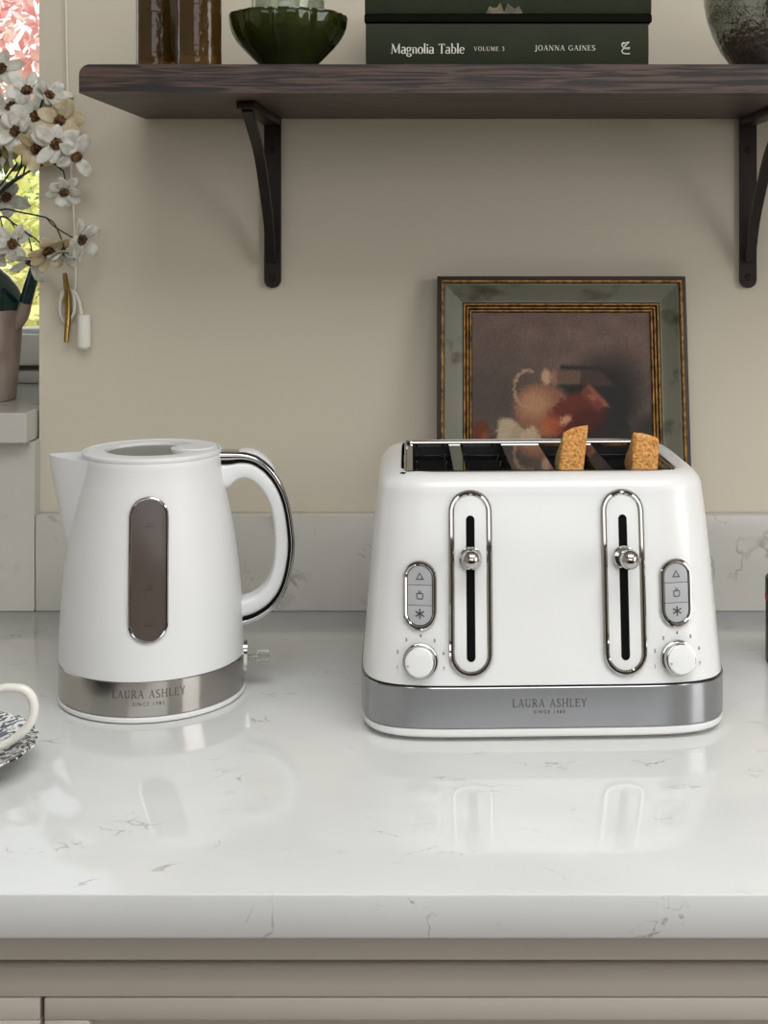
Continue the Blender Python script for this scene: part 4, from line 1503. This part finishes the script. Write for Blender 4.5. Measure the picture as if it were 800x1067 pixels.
b = B()
Yt = TY - .1312
def tzb(py): return HC - (py - VY) / F * Yt
xm = (571 - VX) / F * Yt
serif_text(b, 'LAURA ASHLEY', 8.2 / F * Yt, .14, TB, xm, tzb(736.6), 77.5 / F * Yt, 1.1)
merge(b, sans_text('SINCE 1985', 3.4 / F * Yt, TB, xm, tzb(743.3), 1.45, .00004))
obj('band_lettering', b, M['ink'], toaster, smooth=False)


# the toaster stands turned a little on the worktop
YAW = math.radians(2.0)
PIV = Vector((TX, TY - .131, 0))


def turned(p):
    d = Vector(p) - PIV
    return PIV + Vector((d.x * math.cos(YAW) - d.y * math.sin(YAW), d.x * math.sin(YAW) + d.y * math.cos(YAW), d.z))


toaster.location = turned(toaster.location) + Vector((.0011, 0, 0))
toaster.rotation_euler.z = YAW

# ---- two slices of toast
def toast(xc, th_, prof, label, twist=0.0, turn=0.0, rise=0.0):
    """prof: side outline (y, z) counter-clockwise; th_ thickness in x."""
    cy = sum(p[0] for p in prof) / len(prof)
    t = thing('toast_slice', label, 'toast', (xc, 1.18, CZ + .07), 'slices of toast in the toaster')
    pts = catmull([(p[0], 0, p[1]) for p in prof + prof[:1]], 6)[:-1]
    rng = random.Random(int(xc * 1e5))
    def pt(s, q, inset):
        d = Vector((cy - q.x, 0, .14 - q.z)).normalized() * inset
        j = noise.noise(Vector((q.x * 130, q.z * 130, s * 9))) * .0011
        y, z = q.x + d.x + j, q.z + d.z + j
        return Vector((xc + s * th_ / 2 + twist * (z - .2), y, CZ + z + s * rise * max(0, min(1, (z - .205) / .03))))
    b = B()
    rings = [[pt(s, q, i_) for q in pts] for s, i_ in ((-1.0, .0028), (-.97, .0008), (-.7, 0), (-.3, -.0004), (.3, -.0004), (.7, 0), (.97, .0008), (1.0, .0028))]
    fill_rings(b, rings)
    bmesh.ops.recalc_face_normals(b, faces=b.faces[:])
    obj('crust', b, M['crust'], t, angle=60)
    b = B()
    for s in (-1, 1):
        ring = [b.verts.new(pt(s * .985, q, .0022)) for q in pts]
        b.faces.new(ring if s > 0 else list(reversed(ring)))
    obj('crumb', b, M['crumb'], t, smooth=False)
    t.rotation_euler.z = YAW + math.radians(turn)
    f0 = Vector((xc, prof[1][0], 0)); d = Vector((xc, 1.18, 0)) - f0
    a_ = YAW + math.radians(turn)
    nf = turned(f0) + Vector((.0011 + d.x * math.cos(a_) - d.y * math.sin(a_), d.x * math.sin(a_) + d.y * math.cos(a_), 0))
    t.location = (nf.x, nf.y, CZ + .07)


toast((595.5 - VX) / F * 1.114 , .0205, [(1.1125, .075), (1.1120, .15), (1.1130, .2085), (1.1140, .2290), (1.1155, .2370), (1.128, .2345), (1.165, .218), (1.225, .190), (1.232, .12), (1.228, .075)],
      'golden toast slice standing tallest, in the slot next to the wide middle strip', .12, -5.0, .0028)
toast((673.0 - VX) / F * 1.114, .0215, [(1.1125, .075), (1.1120, .15), (1.1128, .2030), (1.1140, .2240), (1.1155, .2310), (1.128, .2290), (1.165, .214), (1.225, .188), (1.232, .12), (1.228, .075)],
      'golden toast slice in the end slot beside the gilt frame edge', .05, -6.0, -.0032)

# ================================================================== CUP AND SAUCER (mostly out of frame)
CX_, CY_ = -.388, 0.992
b = B()
R = .0760
prof = [(.026, .0006), (.030, .0012), (.030, .003), (.042, .0052), (.060, .0115), (.0735, .0190), (R, .0204), (.0756, .0214), (.0715, .0204), (.058, .0138), (.042, .0080), (.026, .0066), (.0005, .0066)]
vv = lathe(b, prof, (CX_, CY_, CZ), 96, True, True, lambda a, z: .012 * math.cos(20 * a) * max(0, (z - .01) / .01))
uvl = b.loops.layers.uv.new('UVMap')
for f in b.faces:
    aa = []
    for l in f.loops:
        v = l.vert.co
        a = math.atan2(v.y - CY_, v.x - CX_) / (2 * PI); rr = math.hypot(v.x - CX_, v.y - CY_) / R
        aa.append([a + rr * .12, rr])
    mx_ = max(q[0] for q in aa)
    for l, q in zip(f.loops, aa):
        if mx_ - q[0] > .5: q[0] += 1
        l[uvl].uv = q
o = obj('saucer', b, M['feather'], org=(CX_, CY_, CZ))
tag(o, 'saucer with black and white feathered pattern under the white cup', 'saucer')
cup = thing('teacup', 'white china teacup standing on the feather patterned saucer', 'cup', (CX_, CY_, CZ + .0072))
b = B()
lathe(b, [(.020, 0), (.022, .0005), (.022, .004), (.026, .007), (.036, .020), (.0425, .038), (.0455, .058), (.0460, .0605), (.0450, .0610), (.0440, .058), (.0410, .038), (.034, .021), (.022, .009), (.0005, .0075)], (CX_, CY_, CZ + .0072), 64, True, True)
obj('cup_bowl', b, M['china'], cup)
hp = [(-12, 722), (2, 717), (14, 716.5), (25, 718.5), (33, 726), (35.8, 738), (32.5, 751), (24.5, 762), (13, 771), (0, 778), (-16, 782)]
b = B()
pp = catmull([at(x, y, CY_) for x, y in hp], 6)
tube(b, pp, [.0027 + .0008 * math.sin(PI * i / (len(pp) - 1)) for i in range(len(pp))], 14)
obj('cup_handle', b, M['china'], cup)

# ---- black tin at the other edge
JX, JY = .2895 + .034, 1.2536
tin = thing('storage_tin', 'small black tin with a red band on the worktop beyond the toaster', 'tin', (JX, JY, CZ))
b = B(); lathe(b, [(.031, .0004), (.0338, .001), (.0340, .002), (.0340, .058)], (JX, JY, CZ), 48, True, False); obj('tin_body', b, M['tin'], tin)
b = B(); lathe(b, [(.0340, .0581), (.0346, .0585), (.0346, .0625), (.0340, .063)], (JX, JY, CZ), 48); obj('red_band', b, M['red'], tin)
b = B(); lathe(b, [(.0340, .0632), (.0343, .064), (.0343, .078), (.033, .0795), (.010, .0800)], (JX, JY, CZ), 48, False, True); obj('tin_lid', b, M['tin'], tin)

# ================================================================== JUG OF FLOWERS ON THE SILL
SZT = CZ + .2127
JY2 = 1.525
js = F / JY2
jx = (-27 - VX) / js
jug = thing('pottery_jug', 'terracotta jug with teal glazed shoulder and spout on the window sill', 'jug', (jx, JY2, SZT))
zb_j = SZT


def jz(py): return (417 - py) / js


b = B()
lathe(b, [(.030, .0004), (.0445, .0006), (.0462, .004), (.0475, jz(395)), (.0500, jz(370)), (.0520, jz(345)), (.0530, jz(325)), (.0528, jz(318))], (jx, JY2, zb_j), 64, True, False, lambda a, z: .006 * noise.noise(Vector((math.cos(a) * 2, math.sin(a) * 2, z * 40))))
obj('clay_body', b, M['terra'], jug)
b = B()
def drip(a, z): return 0
vv = lathe(b, [(.0530, jz(322)), (.0536, jz(316)), (.0525, jz(310)), (.0480, jz(300)), (.0390, jz(289)), (.0300, jz(281)), (.0240, jz(276)), (.0230, jz(270)), (.0250, jz(262)), (.0238, jz(261)), (.0215, jz(270)), (.0230, jz(277)), (.040, jz(293))], (jx, JY2, zb_j), 64)
for i, v in enumerate(vv[0]): v.co.z -= .006 * max(0, noise.noise(Vector((i * .35, 2, 0)))) + .001
obj('glazed_shoulder', b, M['teal'], jug)
b = B()
sp = catmull([at(14, 340, JY2 - .004), at(23, 328, JY2 - .006), at(27.5, 312, JY2 - .008), at(32, 296, JY2 - .01), at(37, 279, JY2 - .012)], 5)
k = len(sp)
tube(b, sp[:10], [.0085 - .0015 * i / 9 for i in range(10)], 16)
spt = obj('spout_foot', b, M['terra'], jug)
b = B(); tube(b, sp[9:], [.0072 - .0004 * i / (k - 10) for i in range(k - 9)], 16)
obj('spout', b, M['teal'], jug)


# ---- flower sprays
def frame_of(d):
    d = Vector(d).normalized()
    u = d.orthogonal().normalized()
    return u, d.cross(u), d


def flower(parent, c, d, R, seed, old=False, cup=.25, npet=8):
    R *= 1.22
    npet = 6 + seed % 3
    rng = random.Random(seed)
    u, v, n = frame_of(d)
    a_off = rng.random() * 6
    b = B()
    for k in range(npet):
        a = a_off + 2 * PI * k / npet + rng.uniform(-.22, .22)
        if rng.random() < .08: continue
        L = R * rng.uniform(.78, 1.12)
        Wd = R * rng.uniform(.25, .37)
        lift = cup + rng.uniform(-.35, .45); roll = rng.uniform(-.5, .5)
        rad = u * math.cos(a) + v * math.sin(a); side = n.cross(rad)
        rows = []
        for i in range(7):
            t = i / 6
            w = Wd * (math.sin(PI * min(1, .12 + t * .78)) ** .9)
            if i == 6: w *= .5
            cur = lift * L * (t - .35 * t * t)
            rows.append([b.verts.new(c + rad * (R * .12 + L * t * .95) + side * w * s + n * (cur + .22 * w * s * s + roll * w * s * t + .0006 * math.sin(9 * t + k) - .001)) for s in (-1, -.5, 0, .5, 1)])
        for r0, r1 in zip(rows[:-1], rows[1:]):
            for s in range(4): b.faces.new((r0[s], r0[s + 1], r1[s + 1], r1[s]))
    f = obj('blossom', b, M['oldpetal'] if old else M['petal'], parent, angle=0)
    md = f.modifiers.new('t', 'SOLIDIFY'); md.thickness = .0004
    b = B()
    bmesh.ops.create_icosphere(b, subdivisions=3, radius=R * .25, matrix=Matrix.Translation(c + n * R * .10))
    for vtx in b.verts:
        q = vtx.co - (c + n * R * .10)
        vtx.co += q.normalized() * R * .10 * noise.noise(q * (9 / R))
        vtx.co -= n * (q.dot(n) * .35)
    obj('flower_eye', b, M['disc'], f, angle=0)
    b = B()
    for k in range(6):
        a = 2 * PI * k / 6
        rad = u * math.cos(a) + v * math.sin(a); side = n.cross(rad)
        p0 = c - n * R * .16
        b.faces.new([b.verts.new(q) for q in (p0 - side * R * .05, p0 + side * R * .05, p0 + rad * R * .28 + n * R * .12 + side * R * .05, p0 + rad * R * .48 + n * R * .20, p0 + rad * R * .28 + n * R * .12 - side * R * .05)])
    tube(b, [c - n * R * .04, c - n * R * .20, c - n * R * .36], [R * .17, R * .13, R * .05], 8)
    obj('calyx', b, M['stem'], f, angle=0)
    return c - n * R * .3


def spray(label, path, flowers, rad=.0017):
    """path: pixel/depth polyline of the main stem from the jug mouth; flowers: (px, py, Y, dir, Rpx, branch index on the stem, old)."""
    pts = catmull([at(*p) for p in path], 6)
    t = thing('flower_spray', label, 'flowers', pts[0], 'white flower sprays in the terracotta jug')
    b = B()
    tube(b, pts, [rad * (1.15 - .5 * i / (len(pts) - 1)) for i in range(len(pts))], 8)
    tails = []
    sidx = 0
    for (px, py, Y, d, rp, f, old, cup) in flowers:
        c = at(px, py, Y)
        sidx += 1
        e = flower(t, c, d, rp / F * Y, hash((px, py)) % 9999 + sidx, old, cup)
        tails.append((e, d, f))
    for e, d, f in tails:
        p = pts[min(len(pts) - 1, int(f * (len(pts) - 1)))]
        dn = Vector(d).normalized()
        mid = (p + e) / 2 - dn * (p - e).length * .22
        tube(b, catmull([p, mid, e - dn * .003, e + dn * .002], 5), rad * .6, 6)
    obj('stem', b, M['stem'], t)
    return t


J0 = (-27, 272, JY2)
spray('upright spray of white flowers with brown eyes, tallest in the jug',
      [J0, (-24, 235, 1.50), (-6, 208, 1.47), (14, 190, 1.45), (34, 176, 1.435), (50, 166, 1.425)],
      [(17, 137, 1.425, (-.25, -.9, .15), 19, .72, False, .15), (37, 122, 1.43, (.1, -.9, .35), 19, .85, False, .2), (62, 126, 1.415, (.25, -.85, .1), 19, .95, True, .3),
       (59, 150, 1.40, (.15, -.95, -.05), 19.5, .97, False, .15), (38, 155, 1.405, (-.1, -.95, -.15), 18, .9, True, .2), (79, 163, 1.405, (.55, -.75, -.2), 18, 1.0, False, .3),
       (28, 95, 1.44, (.1, -.8, .5), 18, .7, False, .3), (50, 100, 1.425, (.75, -.45, .45), 18, .9, False, .5), (12, 112, 1.45, (-.3, -.6, .7), 18, .6, False, .4)])
spray('spray hanging in front of the wall with a single drooping white flower',
      [J0, (-20, 245, 1.49), (0, 200, 1.46), (28, 180, 1.43), (52, 170, 1.418), (66, 178, 1.41)],
      [(67, 200, 1.40, (.1, -.85, -.45), 15.5, 1.0, False, .35)], .0014)
spray('arching spray of side-facing white flowers nearest the brass cleat',
      [J0, (-18, 240, 1.49), (0, 219, 1.46), (25, 222, 1.435), (48, 226.5, 1.415)],
      [(84, 250, 1.395, (.80, -.5, -.15), 18, 1.0, False, .55), (66, 262, 1.40, (.1, -.35, -.9), 13, 1.0, False, .9)], .0013)
spray('low spray of white flowers bending over the glazed jug',
      [J0, (-20, 246, 1.49), (0, 226, 1.465), (16, 234, 1.44), (33, 247, 1.42)],
      [(50, 262, 1.405, (.55, -.7, -.45), 19, .95, True, .45), (14, 254, 1.43, (-.2, -.95, -.1), 18, .7, False, .2), (32, 272, 1.42, (.0, -.6, -.8), 16, .9, False, .6), (-6, 262, 1.45, (-.2, -.9, -.3), 18, .5, False, .3)], .0013)
spray('pale spray of white flowers against the window pane behind the others',
      [J0, (-34, 220, 1.53), (-26, 160, 1.53), (-14, 110, 1.53), (-6, 80, 1.53)],
      [(0, 72, 1.52, (.2, -.9, .35), 20, 1.0, False, .25), (4, 118, 1.51, (-.2, -.9, .2), 19, .8, False, .2), (6, 205, 1.50, (.4, -.8, -.3), 17, .45, False, .35), (-2, 160, 1.51, (-.1, -.9, 0), 18, .6, False, .25)], .0012)
b = B()
random.seed(3)
spts = catmull([at(*p) for p in [J0, (-26, 235, 1.51), (-8, 205, 1.485), (6, 186, 1.47), (18, 170, 1.46)]], 6)
t = thing('foliage_spray', 'short green leafy spray with buds among the white flowers', 'flowers', spts[0])
tube(b, spts, .0011, 8)
obj('stem', b, M['stem'], t)
b = B()
for px, py, dx, dz in ((2, 178, -.5, .8), (8, 168, -.2, 1), (16, 166, .3, 1), (20, 160, .5, .8), (12, 178, .8, .3), (-2, 186, -.9, .3), (24, 172, .9, .3), (6, 182, .2, .9)):
    p = at(px, py, 1.465); d = Vector((dx, -.2, dz)).normalized(); s = d.cross(Vector((0, -1, .2))).normalized()
    rows = []
    for i in range(6):
        q = i / 5
        w = .0035 * math.sin(PI * (.08 + .9 * q))
        rows.append([b.verts.new(p + d * .018 * q + s * w * k + Vector((0, -.0015 * k * k, 0))) for k in (-1, 0, 1)])
    for r0, r1 in zip(rows[:-1], rows[1:]):
        for k in range(2): b.faces.new((r0[k], r0[k + 1], r1[k + 1], r1[k]))
obj('leaves', b, M['sepal'], t, angle=0)

# ---- brass cleat and blind cord
YCt = YW - .012
cl = thing('cord_cleat', 'brass cord cleat screwed to the wall beside the window', 'cleat', at(70, 320, YW))
b = B()
cp = catmull([at(67.6, 285, YCt - .006), at(68.6, 294, YCt - .003), at(70.2, 304, YCt), at(70.8, 320, YCt + .001), at(70.6, 336, YCt), at(69.6, 346, YCt - .003), at(69.0, 356.5, YCt - .006)], 5)
tube(b, cp, [.0024 + .0008 * math.sin(PI * i / (len(cp) - 1)) for i in range(len(cp))], 12)
obj('horns', b, M['brass'], cl)
b = B()
for py in (313, 327): tube(b, [at(70.6, py, YCt), at(70.6, py, YW - .0005)], .0032, 12)
obj('mounting_post', b, M['brass'], cl)
bc = thing('blind_cord', 'white blind cord wound on the brass cleat with a white acorn pull', 'cord', at(79, 300, YW))
b = B()
tube(b, catmull([at(66, -90, YW - .004), at(68.5, 0, YW - .004), at(71, 110, YW - .004), at(77, 230, YW - .004), at(78.6, 275, YW - .004), at(78.4, 300, YW - .005), at(74, 303, YW - .006)], 6), .0011, 8)
random.seed(2)
for k in range(4):
    w0 = 1.1 * k
    lp = [at(70 + (6.5 + .6 * k) * math.cos(a), 320 + (15 + w0) * math.sin(a) - .6 * k, YW - .0065 - .0014 * math.sin(2 * a + k)) for a in [2 * PI * i / 28 for i in range(28)]]
    loop_tube(b, lp, .0011, 6, [(0, -1, 0)] * 28)
tube(b, catmull([at(74, 303, YW - .007), at(78, 305, YW - .007), at(82.5, 315, YW - .0075), at(85, 329, YW - .008)], 6), .0018, 8)
obj('cord', b, M['cordw'], bc)
b = B()
c = at(87.4, 345, YW - .009)
sc = YW / F
lathe(b, [(.001, 17.5 * sc), (.0060, 17.2 * sc), (.0068, 16 * sc), (.0075, -15 * sc), (.0070, -16.6 * sc), (.0042, -17 * sc), (.0040, -18.6 * sc), (.001, -18.8 * sc)], c, 32, True, True)
obj('cord_pull', b, M['pull'], bc)

# ================================================================== GARDEN
bm = B(); box(bm, -14, 10, YW + WT + .01, 26, -.35, -.12); g = struct('lawn', bm, M['lawn'], smooth=False)


def tree(name, label, c, rad, n, size, m, trunk, seed, cat):
    rng = random.Random(seed)
    t = thing(name, label, cat, (c[0], c[1], -.12))
    b = B()
    for _ in range(n):
        while True:
            q = Vector((rng.uniform(-1, 1), rng.uniform(-1, 1), rng.uniform(-1, 1)))
            if .25 < q.length < 1: break
        k = 1 + .25 * noise.noise(q * 2.5 + Vector((seed, 0, 0)))
        p = Vector((c[0] + q.x * rad[0] * k, c[1] + q.y * rad[1] * k, c[2] + q.z * rad[2] * k))
        u = Vector((rng.gauss(0, 1), rng.gauss(0, 1), rng.gauss(0, 1))).normalized()
        v = u.orthogonal().normalized()
        s = size * rng.uniform(.6, 1.3)
        b.faces.new([b.verts.new(p + w_) for w_ in (-u * s, v * s * .5, u * s, -v * s * .5)])
    f = obj('foliage', b, m, t, smooth=False); f['kind'] = 'stuff'
    b = B()
    tube(b, [(c[0], c[1], -.2), (c[0] + .05, c[1], c[2] - rad[2] * .5), (c[0], c[1], c[2])], [trunk, trunk * .7, trunk * .4], 10)
    for k in range(5):
        a = 2 * PI * k / 5
        tube(b, [(c[0], c[1], c[2] - rad[2] * .4), (c[0] + rad[0] * .4 * math.cos(a), c[1] + rad[1] * .4 * math.sin(a), c[2] + rad[2] * .1), (c[0] + rad[0] * .75 * math.cos(a), c[1] + rad[1] * .75 * math.sin(a), c[2] + rad[2] * .5)], [trunk * .45, trunk * .3, trunk * .12], 6)
    obj('trunk', b, M['bark'], t)


tree('blossom_tree', 'pink blossom tree in the garden outside the window', (-2.45, 6.6, 2.75), (1.25, 1.2, 1.0), 4300, .045, M['blossom'], .09, 1, 'tree')
tree('shrub', 'yellow green shrub below the pink blossom tree outside the window', (-2.0, 5.5, 1.0), (.75, .6, .7), 5200, .03, M['yellowleaf'], .03, 2, 'shrub')
tree('shrub', 'green bush low outside the window, nearest the pane', (-1.75, 4.1, .5), (.7, .45, .42), 4800, .024, M['greenleaf'], .03, 3, 'shrub')
tree('shrub', 'tall green bush beyond the yellow green shrub outside', (-3.2, 8.8, 1.2), (1.5, 1.0, 1.25), 5200, .045, M['greenleaf'], .05, 5, 'shrub')

# ================================================================== LIGHT
W = bpy.data.worlds.new('sky_world'); S.world = W
W.use_nodes = True
nt = W.node_tree
nt.nodes.clear()
out = nt.nodes.new('ShaderNodeOutputWorld'); bg = nt.nodes.new('ShaderNodeBackground')
gt = nt.nodes.new('ShaderNodeTexCoord'); sx = nt.nodes.new('ShaderNodeSeparateXYZ'); rp = nt.nodes.new('ShaderNodeValToRGB')
rp.color_ramp.elements[0].position = 0.0; rp.color_ramp.elements[0].color = (1.0, 1.0, 1.0, 1)
rp.color_ramp.elements[1].position = 0.8; rp.color_ramp.elements[1].color = (.72, .85, 1.0, 1)
nt.links.new(gt.outputs['Generated'], sx.inputs[0]); nt.links.new(sx.outputs['Z'], rp.inputs['Fac']); nt.links.new(rp.outputs['Color'], bg.inputs[0])
bg.inputs[1].default_value = .9
nt.links.new(bg.outputs[0], out.inputs[0])


def area(name, loc, look, sx, sy, power, rgb):
    l = bpy.data.lights.new(name, 'AREA'); l.shape = 'RECTANGLE'; l.size = sx; l.size_y = sy; l.energy = power; l.color = rgb
    o = bpy.data.objects.new(name, l); COL.objects.link(o)
    o.location = loc
    o.rotation_euler = (Vector(look) - Vector(loc)).to_track_quat('-Z', 'Y').to_euler()
    return o


area('daylight_side_window', (1.95, .1, 1.55), (0, .9, 1.1), 1.5, 1.3, 17, (1.0, .99, .98))
area('daylight_rear_window', (.1, -2.35, 1.75), (0, 1.2, 1.0), 3.0, 1.7, 21, (.94, .975, 1.0))
area('ceiling_fill', (.3, .1, 2.43), (.3, .1, 0), 1.5, 1.0, 15, (.98, .99, 1.0))  # soft fill light added under the ceiling to brighten the worktop, no real fitting
sun = bpy.data.lights.new('sun', 'SUN'); sun.energy = 2.4; sun.angle = .02; sun.color = (1, .96, .9)
so = bpy.data.objects.new('sun', sun); COL.objects.link(so); so.rotation_euler = Vector((-.15, .6, -.75)).to_track_quat('-Z', 'Y').to_euler()

# ================================================================== CAMERA
cam = bpy.data.cameras.new('camera'); co = bpy.data.objects.new('camera', cam); COL.objects.link(co)
co.location = (0, 0, CZ + HC); co.rotation_euler = (PI / 2, 0, 0)
cam.sensor_fit = 'HORIZONTAL'; cam.sensor_width = 36
cam.lens = 36 * F / 800
cam.shift_x = (400 - VX) / 800
cam.shift_y = (VY - 533.5) / 800
cam.clip_start = .05
S.camera = co
S.view_settings.view_transform = 'Standard'
S.view_settings.look = 'None'
S.view_settings.gamma = 1
S.view_settings.exposure = 0.76
S.view_settings.use_curve_mapping = False
S.cycles.use_denoising = True
S.cycles.max_bounces = 10
S.cycles.transparent_max_bounces = 12
S.cycles.caustics_reflective = False
S.cycles.caustics_refractive = False
